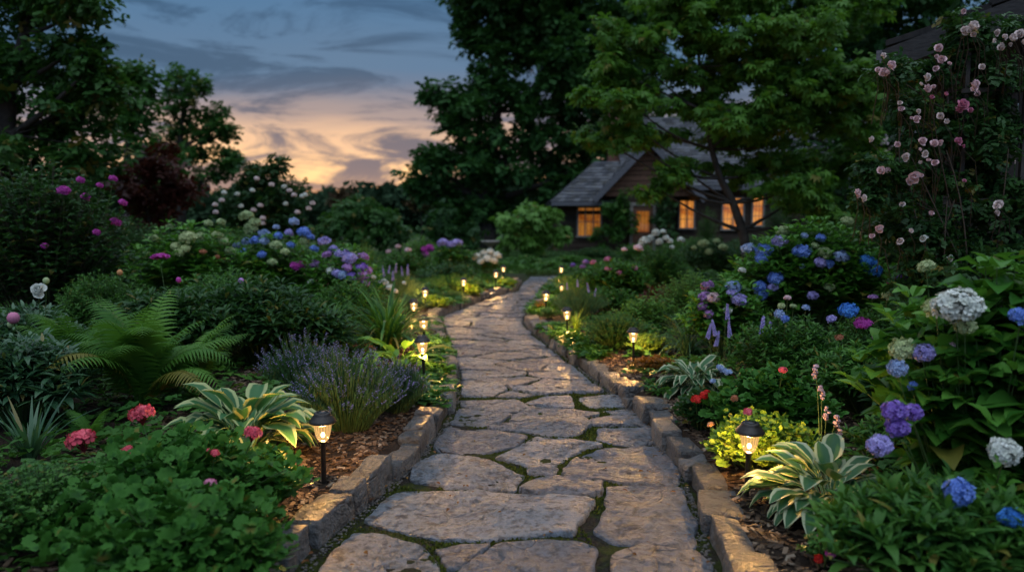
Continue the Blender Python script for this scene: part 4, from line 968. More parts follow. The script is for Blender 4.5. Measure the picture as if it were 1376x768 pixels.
courses(b, xg1, xr_, 0, ez2, 0.0); box(b, xg1 + .01, xr_ - .01, .1, 8, 0, ez2 - .02)
b.build('wall', M['log'], ct, smooth=False)
g = MB(); xc = (xg0 + xg1) / 2 + .05
sl_ = (gza - gzb) / (xc - (xg0 - .9))
courses(g, 0, 0, gzb, gza - .1, -2.0, .19, lambda z: (xc - (gza - z) / sl_ * .96, xc + (gza - z) / sl_ * .96)); g.build('gable', M['gable_wood'], ct, smooth=False)
rf = MB()
e0, e1 = hp(741, 271, 31.2), hp(834, 264, 31.2); e1[2] = e0[2]; r0, r1 = hp(800, 217, 34.2), hp(850, 217, 34.2); r1[2] = r0[2]
roof_quad(rf, e0, e1, r1, r0, 13)
eb = np.array([e0[0], 5.2, e0[2]]); roof_quad(rf, eb, e0, r0, r0 + np.array([0, .5, 0]), 13)
box(rf, e0[0] + .05, e1[0], e0[1] + .05, 4, e0[2] - .16, e0[2] - .005)
# the gable's own little roof
for s in (-1, 1):
    ea = np.array([xc + s * (gza - gzb + .25) / sl_, -2.35, gzb - .25 + .12]); ap = np.array([xc, -2.35, gza + .12])
    roof_quad(rf, ea, ea + (0, 4.5, 0), ap + (0, 4.5, 0), ap, 11)
# main roof
m0, m1 = hp(880, 250, 32.3), hp(1150, 250, 32.3); q0, q1 = hp(822, 158, 37.5), hp(1150, 158, 37.5); m0[2] = m1[2]; m0[0] = q0[0] - .1
roof_quad(rf, m0, m1, q1, q0, 24, wmin=.25, wmax=.5); box(rf, m0[0], m1[0], m0[1] + .06, 1.5, m0[2] - .17, m0[2] - .006)
bk0, bk1 = m0 + (0, 11, 0), m1 + (0, 11, 0); roof_quad(rf, bk0, bk1, q1, q0, 10, wmin=.5, wmax=1.0)
rf.build('roof', M['slate'], ct, smooth=False)
tr_ = MB()
for s in (-1, 1):
    beam(tr_, (xc + s * (gza - gzb + .3) / sl_, -2.42, gzb - .25 + .06), (xc + s * .02, -2.42, gza + .07), .06, .22, (0, 0, 1), .5)
beam(tr_, (e0[0], e0[1] - .03, e0[2] - .08), (e1[0] - .3, e0[1] - .03, e0[2] - .08), .05, .16); beam(tr_, (xg1 + .2, m0[1] - .03, m0[2] - .08), (m1[0], m0[1] - .03, m0[2] - .08), .05, .16)
tr_.build('fascia_board', M['shed_fascia'], ct, smooth=False)
gw = MB(); V_ = [(m0[0] + .25, m0[1] + .5, m0[2]), (m0[0] + .25, m0[1] + 10.5, m0[2]), (q0[0] + .3, q0[1], q0[2] - .2)]
gw.add(V_ + [tuple(np.array(v) + (.2, 0, 0)) for v in V_], [[0, 2, 1], [3, 4, 5]]); gw.build('side_gable', M['gable_wood'], ct, smooth=False)
ch = MB(); c0 = hp(829, 150, 37); cw = .42; box(ch, c0[0] - cw, c0[0] + cw, c0[1] - .4, c0[1] + .4, 3.2, hp(829, 150, 37)[2]); ch.build('chimney', M['brick'], ct, smooth=False)
cc = MB(); zc = hp(829, 150, 37)[2]; box(cc, c0[0] - cw - .06, c0[0] + cw + .06, c0[1] - .46, c0[1] + .46, zc, zc + .12); cc.build('chimney_cap', M['frame'], ct, smooth=False)
p = hp(792, 298, 31.9); window(ct, p[0], p[2], 1.0, 1.25, -1.04, 3, 2, 'pane_dim', 'wide three part window under the left eave')
p = hp(923, 288, 32.9); window(ct, p[0], p[2], .66, 1.25, -.05, 2, 3, 'pane_lit', 'narrow bright window right of the doorway')
p = hp(985, 287, 32.9); window(ct, p[0], p[2], .95, 1.4, -.05, 2, 3, 'pane_lit', 'bright window beside the maple trunk')
p = hp(1008, 285, 32.9); window(ct, p[0] + .35, p[2] + .05, .5, 1.3, -.05, 1, 3, 'pane_lit', 'narrow bright window right of the maple trunk')
d0 = hp(864, 290, 30.9); do = MB(); do_f = MB(); dw, dh = .42, 2.0
dr = empty('door', (d0[0], -2.06, 0)); dr.parent = ct
do.add(*[(np.array(v), BOXF) for v in [[(-dw, 0, .1), (dw, 0, .1), (dw, .06, .1), (-dw, .06, .1), (-dw, 0, dh), (dw, 0, dh), (dw, .06, dh), (-dw, .06, dh)]]][0]); do.build('door_leaf', M['gable_wood'], dr, smooth=False)
for s in (-1, 1): box(do_f, s * (dw + .06) - .06, s * (dw + .06) + .06, -.05, .08, .05, dh + .02)
box(do_f, -dw - .14, dw + .14, -.06, .08, dh + .022, dh + .16); do_f.build('frame', M['frame'], dr, smooth=False)
pn = MB(); box(pn, -.26, .26, -.012, -.002, .95, 1.8); pn.build('pane', M['pane_dim'], dr, smooth=False)
hd = MB(); tube(hd, [(.33, -.07, .98), (.33, -.07, 1.1)], .018, 8); tube(hd, [(.33, .0, 1.04), (.33, -.07, 1.04)], .012, 6); hd.build('handle', M['lamp_metal'], dr)

# climbers on the cottage front
def vine(name, label, lobes, Y, mat, seed): return tree(name, 'climber', label, lobes[0][0], Y, lobes, mat, 'woody_stem', .17, 26, .22, 1.5, .03, Ts=T_sprig, seed=seed, droop=.3)
vine('climbing_vine', 'green climber covering the wall between the left window and the door', [(826,285,20,22,0),(838,262,14,12,0),(818,318,22,16,0),(845,300,14,26,0)], 30.4, 'leaf_mid', 31)
vine('climbing_vine', 'dark climber right of the cottage door', [(893,270,18,24,0),(890,305,18,22,0),(905,240,12,14,0)], 30.3, 'leaf_dark', 32)

# ------------------------------------------------------------------ wooden shed behind the rose
SX, SY = A(1262, 384, 6.4)[0], 6.4
sh = empty('garden_shed', (SX, SY, 0), math.radians(-33), 'dark weathered timber shed with overhanging eave behind the climbing rose', 'shed')
def sp3(px, py, Y): return A(px, py, Y) - np.array([SX, SY, 0])
b = MB(); rr_ = random.Random(8); x = 0
rk0 = sp3(1236, 62, 5.9); rk0[0] = -.15; slope = .30; eavez = rk0[2]
while x < 4.2:
    w_ = rr_.uniform(.12, .19); zt = eavez + slope * (x + w_ / 2 - rk0[0]); box(b, x + .003, x + w_ - .003, rr_.uniform(-.012, .006), .05, 0, zt, rr_.random()); x += w_
y = .06
while y < 4.5:
    w_ = rr_.uniform(.12, .19); box(b, rr_.uniform(-.01, .006), .05, y + .003, y + w_ - .003, 0, eavez + .02, rr_.random()); y += w_
b.build('wall', M['shed_wood'], sh, smooth=False)
b = MB(); xr2 = 4.4; ov = -.42
for k in range(14):
    xa = ov + (xr2 - ov) * k / 14; xb = ov + (xr2 - ov) * (k + 1.05) / 14; za, zb = eavez + slope * (xa - rk0[0]) + .10, eavez + slope * (xb - rk0[0]) + .10
    V_ = np.array([(xa, -.62, za + .03), (xb, -.62, zb), (xb, 4.8, zb), (xa, 4.8, za + .03), (xa, -.62, za + .075), (xb, -.62, zb + .05), (xb, 4.8, zb + .05), (xa, 4.8, za + .075)]); b.add(V_, BOXF, rr_.random())
b.build('roof', M['shed_dark'], sh, smooth=False)
b = MB(); beam(b, (ov - .02, -.66, eavez + slope * (ov - rk0[0]) + .0), (xr2, -.66, eavez + slope * (xr2 - rk0[0]) + .0), .035, .17, (0, 0, 1)); b.build('rake_board', M['shed_rake'], sh, smooth=False)
b = MB(); beam(b, (ov - .035, -.7, eavez + slope * (ov - rk0[0])), (ov - .035, 4.8, eavez + slope * (ov - rk0[0])), .04, .17); b.build('eave_board', M['shed_fascia'], sh, smooth=False)
for k in range(4):
    b = MB(); yy = -.35 + k * 1.3; beam(b, (ov + .03, yy, eavez + slope * (ov - rk0[0]) - .06), (1.2, yy, eavez + slope * (1.2 - rk0[0]) - .06), .09, .12); b.build('rafter', M['shed_wood'], sh, smooth=False)
# trellis the rose climbs
tx, ty = A(1362, 384, 5.2)[0], 5.2
tl = empty('trellis', (tx, ty, gz1(tx, ty)), 0, 'thin grey wooden trellis behind the pink climbing rose', 'trellis')
for dx in (0, .38, -.42):
    b = MB(); beam(b, (dx, 0, 0), (dx + .03, .02, 2.3), .03, .03, (0, 1, 0)); b.build('post', M['shed_wood'], tl, smooth=False)
for z in (.5, 1.25, 2.0):
    b = MB(); beam(b, (-.45, -.03, z), (.5, -.03, z + .05), .016, .028); b.build('rail', M['shed_wood'], tl, smooth=False)
# ------------------------------------------------------------------ garden lamps
def lamp_parts():
    P = {}
    b = MB(); lathe(b, [(.0118, 0), (.0118, .19), (.013, .192), (.013, .205), (.017, .207), (.017, .216), (.001, .217)], 20); P['stake'] = (b, 'lamp_metal')
    b = MB(); prof = [(.006, .214), (.018, .217), (.0265, .228), (.033, .248), (.038, .275), (.0405, .305)]
    sides = 72; a = np.arange(sides) * 2 * PI / sides; V_ = []; e_ = []
    for r, z in prof:
        f = 1 + .035 * np.cos(a * 18); V_.append(np.stack([r * f * np.cos(a), r * f * np.sin(a), 0 * a + z], 1)); e_.append(.5 + .5 * np.cos(a * 18))
    F_ = [[i * sides + j, i * sides + (j + 1) % sides, (i + 1) * sides + (j + 1) % sides, (i + 1) * sides + j] for i in range(len(prof) - 1) for j in range(sides)]
    b.add(np.concatenate(V_), F_, .5, np.concatenate(e_)); P['glass'] = (b, 'lamp_glass')
    b = MB(); lathe(b, [(.001, .306), (.060, .306), (.0635, .309), (.0635, .314), (.058, .322), (.043, .340), (.040, .344), (.0385, .352), (.035, .3545), (.001, .3545)], 40); P['cap'] = (b, 'lamp_metal')
    b = MB(); lathe(b, [(.001, .355), (.028, .3552), (.028, .357), (.001, .3572)], 6); P['solar_cell'] = (b, 'dark_glass')
    b = MB(); V_, F_ = CUBE3; b.add(nrm(V_) * (.0095, .0095, .013) + (0, 0, .245), F_); P['bulb'] = (b, 'bulb')
    b = MB(); b.add(nrm(V_) * (.013, .013, .006) + (0, 0, .294), F_); P['led'] = (b, 'bulb')
    return {k: v[0].mesh('lamp_' + k, M[v[1]]) for k, v in P.items()}
LAMPM = lamp_parts()
LL = bpy.data.lights.new('lamp_light', 'POINT'); LL.energy = LAMP_W; LL.color = (1, .55, .17); LL.shadow_soft_size = .012
def lamp(px, py_bulb, Y, label, bz=.245, s=1.0, side=None):
    c = A(px, py_bulb, Y); x = c[0]
    if side == 'l': x = min(x, float(xL(Y)) - .20)
    if side == 'r': x = max(x, float(xR(Y)) + .20)
    z = gz1(x, Y) - .01
    root = empty('garden_lamp', (x, Y, z), 0, label, 'garden lamp', 'small lit stake lamps along the path'); root.scale = (s, s, s)
    root.rotation_euler = (random.uniform(-.05, .05), random.uniform(-.05, .05), random.uniform(0, 6))
    for k, me in LAMPM.items(): link_part(k, me, root, (0, 0, 0))
    l = bpy.data.objects.new('lamp_light', LL); C.objects.link(l); l.parent = root; l.location = (0, 0, .235)
random.seed(4)
lamp(434, 585, 3.44, 'nearest left lamp, between the variegated hosta and the lavender')
lamp(1005, 590, 3.28, 'nearest right lamp, in front of lime green leaves')
lamp(570, 482, 5.75, 'second lamp on the left, in front of a yellow green hosta', side='l')
lamp(852, 457, 6.4, 'second lamp on the right, behind a low kerb and a small grey hosta', s=.9)
lamp(763, 421, 8.0, 'third lamp on the right, in a tuft of yellow lit grass', s=.95)
lamp(571, 442, 7.2, 'lamp half hidden in arching grass blades behind the second left lamp', side='l')
lamp(555, 411, 8.7, 'lamp glinting through the grass blades left of the path, left of the bend', side='l')
lamp(577, 396, 10.4, 'lamp at the near end of the far curving kerb, among yellow leaves', side='l')
lamp(636, 382, 12.2, 'lamp midway along the far curving kerb', side='l')
lamp(683, 376, 13.9, 'lamp at the far end of the far curving kerb', side='l')
lamp(677, 363, 15.6, 'lamp just behind the one at the end of the curving kerb', side='l')
lamp(733, 399, 10.0, 'fourth lamp on the right where the path narrows', side='r')
lamp(755, 384, 11.8, 'small lamp behind the fourth right one, low in the leaves', s=.7, side='r')
lamp(746, 366, 15.6, 'farthest lamp, right of the end of the path', side='r')


# ------------------------------------------------------------------ planting, left bed, front to back
def hd(s, *ps): return [(x, y, r, k, s) if isinstance(k, str) else None for (x, y, r, k) in ps]
def H_(kind, col, r, *pts): return [(p[0], p[1], (p[2] if len(p) > 2 else r), kind, col) for p in pts]
plant('geranium', 'geranium', 'big dark green geranium with coral flowers in the bottom left, beside the kerb', 'ruffled', 225, 598, 165, 2.85, 'leaf_ger', dens=1.15, L_=.085, depth=1.1,
      heads=[(190,556,19,'umbel','coral',3.0), (108,591,19,'umbel','coral',2.95), (172,605,12,'umbel','coral',2.85), (340,582,15,'umbel','coral',2.95), (277,607,7,'umbel','coral',2.9), (289,608,7,'umbel','coral',2.75), (283,650,9,'umbel','pink',2.6)])
plant('geranium', 'geranium', 'lower leafy geranium without open flowers along the bottom edge, in front of the coral one', 'ruffled', 235, 668, 150, 2.35, 'leaf_ger', dens=1.15, L_=.08, depth=1.0)
plant('geranium', 'ground cover', 'low small leaved ground cover in the bottom left corner', 'small', 40, 622, 125, 2.65, 'leaf_mid', dens=1.3)
c = clump('iris_plant', 'iris', 'stiff blue green sword leaves at the left edge of the view', 'iris', 28, 538, 26, 3.4, 'leaf_blue', 34, tilt=(-.15, .12))
clump('fern', 'fern', 'large bright green fern behind the coral geranium', 'fern', 185, 400, 120, 4.35, 'fern', 34)
clump('fern', 'fern', 'upright fern at the left of the big bright one', 'fern', 100, 415, 90, 4.7, 'fern', 24)
clump('fern', 'fern', 'fern with arching tips right of the big bright one', 'fern', 255, 425, 80, 4.8, 'fern', 20)
clump('fern', 'fern', 'small low fern frond between the sword leaves and the geranium', 'fern', 112, 545, 48, 3.7, 'fern', 6)
plant('peony', 'peony', 'blue green leafy peony at the left edge above the sword leaves', 'peony', 20, 455, 95, 4.0, 'leaf_blue', L_=.15)
plant('peony', 'peony', 'peony with one white bloom and a dark pink bud at the left edge', 'peony', 35, 415, 75, 5.0, 'leaf_blue', L_=.15,
      heads=[(52,390,13,'rose','white',4.75), (18,427,8,'bud','pink',4.6), (62,377,5,'bud','pale_green',4.8), (14,436,5,'bud','pale_green',4.6)])
clump('hosta', 'hosta', 'variegated hosta with cream edged leaves left of the nearest left lamp', 'hosta', 322, 520, 100, 3.72, 'hosta', 110)
def lavender(px, ytop, hw, Y, label, n, seed):
    c = A(px, 384, Y); z0 = gz1(c[0], Y); loc = np.array([c[0], Y, z0]); R = hw * Y / 1000; H = A(px, ytop, Y)[2] - z0; root = empty('lavender', loc, 0, label, 'lavender')
    r = np.random.default_rng(seed); fo, sp_, st = MB(), MB(), MB(); Sp = []
    for i in range(n):
        rr = math.sqrt((i + .5) / n); a = i * 2.39996; h = H * math.sqrt(1 - .72 * rr * rr) * r.uniform(.68, 1.12)
        e = np.array([R * rr * math.cos(a) * 1.05, R * .8 * rr * math.sin(a), h]); b0 = e * (.35, .35, 0); t = np.linspace(0, 1, 6)[:, None]
        cc = np.array([e[0] * .6, e[1] * .6, h * .6]); pts = (1 - t) ** 2 * b0 + 2 * t * (1 - t) * cc + t * t * e
        if not keep(e[None], loc)[0]: continue
        tube(st, pts, [.0022, .002, .0018, .0015, .0013, .001], 3, r.random(), False)
        m = 44; tt = r.uniform(.08, .82, (m, 1)); P = (1 - tt) ** 2 * b0 + 2 * tt * (1 - tt) * cc + tt * tt * e; az = r.uniform(0, 6.3, m)
        inst(fo, T_needle[i % 2], P, np.stack([np.cos(az), np.sin(az), r.uniform(.6, 1.6, m)], 1), np.stack([-np.cos(az), -np.sin(az), 0 * az + 1], 1), r.uniform(.035, .06, m))
        if r.random() < .35: continue
        k = 16; d = nrm(e - pts[3]); off = np.linspace(-.065, .0, k) + (np.arange(k) < 3) * -.02; az = r.uniform(0, 6.3, k)
        ax = np.stack([np.cos(az), np.sin(az), 0 * az + .5], 1); inst(sp_, T_tiny, e + d * off[:, None] + ax * .002, ax, (0, 0, 1), r.uniform(.009, .014, k), r.random(k))
    fo.build('foliage', M['leaf_grey'], root); st.build('stems', M['stem'], root); tag(sp_.build('blossoms', M['p_lavender'], root), kind='stuff')
lavender(405, 450, 66, 4.9, 'tall airy lavender, the hindmost and leftmost of the three by the left kerb', 190, 41)
lavender(462, 470, 84, 4.35, 'widest lavender, directly behind the nearest left lamp', 330, 42)
lavender(527, 484, 52, 4.75, 'purple lavender spilling over the kerb, right of the widest one', 230, 43)
clump('hosta', 'hosta', 'yellow green hosta around the second left lamp', 'hosta', 535, 450, 62, 5.95, 'hosta_lime', 30)
clump('hosta', 'hosta', 'small yellow hosta at the foot of the second left lamp', 'hosta', 563, 500, 28, 5.45, 'hosta_lime', 16)
clump('daylily', 'daylily', 'arching green grass like clump left of the path above the yellow hosta', 'blade', 520, 382, 88, 6.7, 'leaf_mid', 150)
clump('daylily', 'daylily', 'darker arching clump at the left of the bright green one', 'blade', 440, 400, 70, 6.9, 'leaf_mid', 110)
plant('peony', 'peony', 'wide dark peony without flowers behind the ferns', 'peony', 235, 395, 95, 5.7, 'leaf_dark', dens=1.3, heads=[(215,346,13,'cap','magenta',5.9), (240,376,5,'bud','magenta',5.6)])
plant('peony', 'peony', 'dark leafy peony behind the tall airy lavender', 'peony', 345, 380, 90, 6.0, 'leaf_dark', dens=1.4)
plant('peony', 'peony', 'dark peony right of the tall airy lavender', 'peony', 420, 415, 55, 6.1, 'leaf_dark', dens=1.2)
plant('phlox', 'phlox', 'leafy green phlox below the magenta rose bush', 'willowy', 135, 365, 75, 6.6, 'leaf_mid', dens=1.2, heads=[(161,366,5,'bud','orange_flower',6.4)])
plant('rose_bush', 'rose bush', 'tall dark rose bush with scattered magenta blooms at the far left', 'leafy', 62, 214, 112, 7.2, 'leaf_dark', L_=.12, dens=1.2, stemmat='woody_stem', part='rose_bloom',
      heads=H_('mop_far', 'magenta', 6, (130,312), (155,298,8), (165,272,5), (152,240,6), (134,249,5), (108,242,5), (115,265,6), (86,256,7), (60,330,5)))
plant('hydrangea', 'hydrangea', 'pale green flowered hydrangea right of the magenta rose bush', 'hydrangea', 255, 298, 88, 8.6, 'leaf_hyd', dens=1.0,
      heads=H_('mop_far', 'pale_green', 7, (253,319,10), (236,330), (249,334,8), (241,339), (301,324), (292,316), (269,317), (228,305,6), (206,320,6), (297,298,6), (280,300,5), (196,340,5), (310,337,6)) + H_('mop_far', 'rust_flower', 4, (273,338), (292,345)))
plant('hydrangea', 'hydrangea', 'blue hydrangea left of the purple one, below the white flowering shrub', 'hydrangea', 372, 312, 75, 8.9, 'leaf_hyd', dens=1.0,
      heads=H_('mop_far', 'blue', 7, (374,317,8), (388,313), (408,312,9), (417,318), (391,329,5), (422,334,5), (326,339,6), (352,342,7)) + H_('mop_far', 'pale_blue', 7, (395,298,8), (355,314,8), (344,323,8), (355,324), (331,325), (318,330,5), (371,305,5)) +
      H_('mop_far', 'pale_green', 7, (337,307,9), (331,290,10), (342,299,7), (408,324,7), (371,329,8), (383,338,6), (300,352,5), (366,352,6)) + H_('mop_far', 'magenta', 6, (398,357,8), (405,356,7)))
plant('hydrangea', 'hydrangea', 'purple and mauve hydrangea left of the path above the grass like clumps', 'hydrangea', 462, 330, 58, 8.6, 'leaf_hyd', dens=1.0,
      heads=H_('mop_far', 'lilac', 8, (436,324,9), (448,335), (460,341,9), (470,347), (453,367,7), (460,369,7)) + H_('mop_far', 'mauve', 7, (439,342), (467,359,8), (488,345,7), (486,360,8), (493,363,7), (488,371,8), (473,371,7), (423,355,8), (491,380,6), (472,348,5)) + H_('mop_far', 'white', 5, (444,363,6), (502,372,4), (516,378,4), (418,378,4)))
plant('lily', 'leafy plant', 'leafy green plant between the dark peony and the blue hydrangea', 'willowy', 300, 362, 80, 7.2, 'leaf_mid', dens=1.2, L_=.11, heads=[(324,377,5,'bud','mauve',7.0)])
plant('lily', 'leafy plant', 'leafy green plant in front of the purple hydrangea', 'willowy', 470, 375, 60, 7.8, 'leaf_mid', dens=1.1, L_=.1)
wf = tree('white_flowering_shrub', 'shrub', 'dark open shrub dotted with white flowers in front of the sunset, left', 350, 14,
     [(355,235,30,18,0),(330,262,30,22,0),(378,262,32,24,0),(400,285,16,18,0),(350,300,46,30,0),(305,285,16,26,0),(385,305,26,22,0),(372,222,14,9,0),(338,228,10,8,0)], 'leaf_dark', 'woody_stem', .12, 28, .17, 2.4, .05, Ts=T_sprig, seed=15)
wl = np.array(wf.location)
for k, (px, py) in enumerate([(382,251),(389,256),(395,262),(339,256),(350,276),(341,282),(319,261),(298,269),(289,275),(301,259),(400,285),(415,280),(384,274),(290,285),(353,293),(406,264),(353,300),(420,273),(324,277),(345,240),(365,248),(410,262),(337,290)]):
    link_part('blossom', flower_mesh('mop_far', 'p_blush' if k % 3 else 'p_white', k % 3), wf, A(px, py, 13.2) - wl, (0, 0, k), .048)
# middle left
plant('bushy_shrub', 'shrub', 'loose green shrub at the right foot of the dome shaped shrub', 'leafy', 545, 335, 42, 15, 'leaf_mid', heads=H_('mop_far', 'pale_pink', 4, (522,338), (535,331), (548,336)))
plant('bushy_shrub', 'shrub', 'bright lime green shrub in the middle distance, left of the blue flower heads', 'leafy', 565, 316, 32, 18, 'leaf_bright', heads=H_('mop_far', 'magenta', 5, (570,335,6), (578,333,6), (573,341,5)))
plant('hydrangea', 'hydrangea', 'middle distance hydrangea with three blue and mauve heads beside the lime green shrub', 'hydrangea', 608, 328, 34, 17, 'leaf_mid', heads=H_('mop_far', 'lilac', 6, (595,326,7), (606,329,7), (614,326,6)))
plant('spirea', 'shrub', 'dark green bush directly under the middle distance blue hydrangea', 'leafy', 603, 350, 45, 13.5, 'leaf_dark')
plant('phlox', 'phlox', 'white flowered clump left of the round light green shrub', 'leafy', 655, 340, 22, 17, 'leaf_mid', heads=H_('mop_far', 'white', 6, (641,345), (650,340), (659,338), (668,343), (655,347), (646,351,5), (664,350,5)))
plant('yarrow_plant', 'shrub', 'yellow green feathery plant right of the dome shaped shrub', 'fine', 490, 322, 18, 14, 'leaf_lime')
plant('catmint', 'catmint', 'grey blue catmint with faint purple spikes beside the white small flowers', 'fine', 535, 362, 36, 10.5, 'leaf_grey', heads=H_('spike', 'lavender', 7, (515,364), (523,362), (532,360), (540,364), (548,362), (528,370)))
plant('candytuft', 'low plant', 'low plant with small white flowers at the tips of the grass like clump', 'small', 520, 378, 18, 8.6, 'leaf_mid', heads=H_('mop_far', 'white', 5, (515,380,6), (524,386,5), (531,391,4), (543,380,3)))
plant('juniper', 'low shrub', 'low spreading bright green mound above the far curving kerb', 'fine', 605, 368, 45, 12.8, 'leaf_bright', dens=.8)
plant('juniper', 'low shrub', 'low grey green mound between the lamps of the far curving kerb', 'fine', 607, 392, 26, 11.9, 'leaf_grey', dens=.8)
plant('juniper', 'low shrub', 'dark low mound by the far end of the curving kerb', 'fine', 660, 372, 24, 14.8, 'leaf_mid', dens=.8)
plant('lime_heuchera', 'low plant', 'yellow leaved plant around the lamp at the near end of the curving kerb', 'ruffled', 585, 400, 26, 10.8, 'leaf_lime')
plant('lime_heuchera', 'low plant', 'yellow leaved plant around the lamp midway along the curving kerb', 'ruffled', 634, 384, 20, 12.5, 'leaf_lime')
plant('lime_heuchera', 'low plant', 'yellow leaved plant around the lamps at the far end of the curving kerb', 'ruffled', 680, 376, 18, 14.4, 'leaf_lime')
plant('silver_plant', 'low plant', 'silvery low plant behind the daylily, left of the first far lamp', 'small', 552, 392, 26, 10.0, 'leaf_grey', L_=.05)
plant('round_hedge', 'shrub', 'clipped low round bush below the round light green shrub', 'small', 705, 343, 30, 22, 'leaf_mid', L_=.08)
plant('round_hedge', 'shrub', 'clipped low bush right of the farthest lamp', 'small', 768, 343, 34, 23, 'leaf_mid', L_=.08)
plant('round_hedge', 'shrub', 'low olive green bush behind the farthest lamp', 'small', 742, 350, 15, 19.5, 'leaf_bright', L_=.08)
plant('broad_shrub', 'shrub', 'dark shrub between the dark peony and the white flowering shrub', 'leafy', 300, 300, 70, 11.5, 'leaf_mid')
plant('broad_shrub', 'shrub', 'broad green shrub behind the purple hydrangea', 'leafy', 450, 322, 60, 13.5, 'leaf_mid')
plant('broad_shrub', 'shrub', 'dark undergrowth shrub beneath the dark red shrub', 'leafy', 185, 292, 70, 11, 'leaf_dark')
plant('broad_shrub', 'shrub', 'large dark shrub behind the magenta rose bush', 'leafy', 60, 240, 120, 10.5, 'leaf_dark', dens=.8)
pb = MB(); px_ = A(659, 384, 21); lathe(pb, [(.12, 0), (.12, .05), (.07, .08), (.06, .62), (.10, .66), (.24, .74), (.27, .80), (.25, .80), (.20, .76), (.001, .74)], 20)
tag(pb.build('bird_bath', M['frame'], loc=(px_[0], 21, .02)), 'small pale stone bird bath at the foot of the oak', 'bird bath')

# ------------------------------------------------------------------ right bed, front to back
plant('penstemon', 'leafy plant', 'glossy lance leaved plant filling the bottom right corner', 'peony', 1275, 662, 160, 2.35, 'leaf_mid', dens=1.3, L_=.13, el=(.1, .9))
plant('dianthus', 'small flower', 'low plant with dark pink flowers in the bottom right, below the cream edged hosta', 'small', 1125, 712, 34, 2.62, 'leaf_mid', dens=1.2, heads=[(1104,718,7,'umbel','magenta',2.5), (1118,714,6,'umbel','red',2.5), (1116,741,8,'umbel','magenta',2.42), (1100,750,7,'umbel','red',2.42)])
clump('hosta', 'hosta', 'cream edged hosta right of the nearest right lamp', 'hosta', 1125, 602, 105, 3.05, 'hosta_white', 110)
bh = plant('hydrangea', 'hydrangea', 'big leaved hydrangea with white, purple and blue heads at the right edge', 'hydrangea', 1345, 345, 172, 2.85, 'leaf_hyd', L_=.19, dens=1.5, depth=.72, t0=.15,
      heads=[(1286,411,25,'mop','white',2.6), (1258,412,15,'mop','green_white',2.68), (1297,438,14,'mop','green_white',2.6), (1213,469,16,'mop','green_white',2.72), (1240,474,15,'mop','lilac',2.68), (1248,470,10,'mop','pale_blue',2.7), (1206,495,14,'mop','lilac',2.64), (1226,518,8,'mop','blue',2.7),
             (1202,552,17,'mop','purple',2.5), (1226,554,16,'mop','purple',2.52), (1206,574,18,'mop','purple',2.48), (1182,598,20,'mop','lilac',2.45), (1350,606,20,'mop','white',2.3), (1372,424,12,'mop','blue',2.5), (1245,358,12,'mop','green_white',3.0), (1278,464,7,'mop','pale_pink',2.7)])
plant('hydrangea', 'hydrangea', 'low hydrangea with two bright blue heads in the bottom right corner', 'hydrangea', 1345, 640, 80, 2.5, 'leaf_hyd', L_=.13, dens=.8, heads=[(1288,661,19,'mop','pale_blue',2.25), (1359,695,19,'mop','vivid_blue',2.2)])
plant('lime_heuchera', 'heuchera', 'lime green round leaved plant directly behind the nearest right lamp', 'ruffled', 1025, 560, 72, 3.62, 'leaf_lime', L_=.05, dens=1.7, heads=[(1005,553,6,'umbel','coral',3.35), (955,570,6,'umbel','orange_flower',3.6)])
plant('geranium', 'geranium', 'green geranium with round leaves behind the lime green plant', 'ruffled', 1040, 498, 82, 4.1, 'leaf_ger', L_=.085, dens=1.3, heads=[(1052,497,7,'umbel','coral',3.9), (987,535,6,'umbel','rust_flower',3.9), (1083,601,8,'umbel','red',3.7)])
plant('geranium', 'geranium', 'small dark geranium with bright red flowers beside the right kerb', 'ruffled', 947, 528, 34, 4.35, 'leaf_dark', L_=.05, dens=1.6, heads=[(936,536,8,'umbel','red',4.2), (946,531,7,'umbel','red',4.2), (950,527,5,'umbel','red',4.3)])
def stalks(name, label, cat, pts, Y, kind, col, s, leafy='leaf_mid'):
    """slender bare stalks with flowers near the top: (px, py, base px, base py)"""
    c = A(pts[0][2], 384, Y); loc = np.array([c[0], Y, gz1(c[0], Y)]); root = empty(name, loc, 0, label, cat); st = MB(); k = 0
    for px, py, bx, n in pts:
        top = A(px, py, Y) - loc; b0 = np.array([A(bx, 384, Y)[0] - loc[0], 0, 0]); t = np.linspace(0, 1, 8)[:, None]; mid = np.array([b0[0] * .8 + top[0] * .2, .02, top[2] * .6]); P = (1 - t) ** 2 * b0 + 2 * t * (1 - t) * mid + t * t * top
        tube(st, P, np.linspace(.003, .0015, 8), 4, .5)
        for j_ in range(n):
            q = P[-1] * (1 - j_ * .045) + P[-2] * (j_ * .045) - (0, 0, j_ * s * 1.1 / n * 1.5) + np.array([random.uniform(-1, 1), random.uniform(-1, 1), 0]) * s * .25
            link_part('blossom', flower_mesh(kind, 'p_' + col, k % 3), root, q, (random.uniform(-.18, .18), random.uniform(-.18, .18), k), s * random.uniform(.3, .5) if n > 1 else s); k += 1
    st.build('stems', M['stem'], root)
    r = rosette(16, T_ov, (.07, .12), (.0, .6), .05, int(pts[0][0])); r.build('foliage', M[leafy], root)
stalks('coral_bells', 'slender stalks of pale pink bells above the cream edged hosta', 'flower stalks', [(1096,492,1112,5), (1104,520,1114,5), (1112,548,1116,6), (1126,560,1118,4), (1128,578,1116,3)], 3.4, 'umbel', 'pale_pink', .032)
stalks('salvia', 'lilac flower spikes left of the violet stalk, above the small hosta', 'flower stalks', [(952,444,960,1), (967,455,965,1), (962,440,968,1), (976,418,975,1), (980,442,975,1)], 5.4, 'spire', 'lilac', .055)
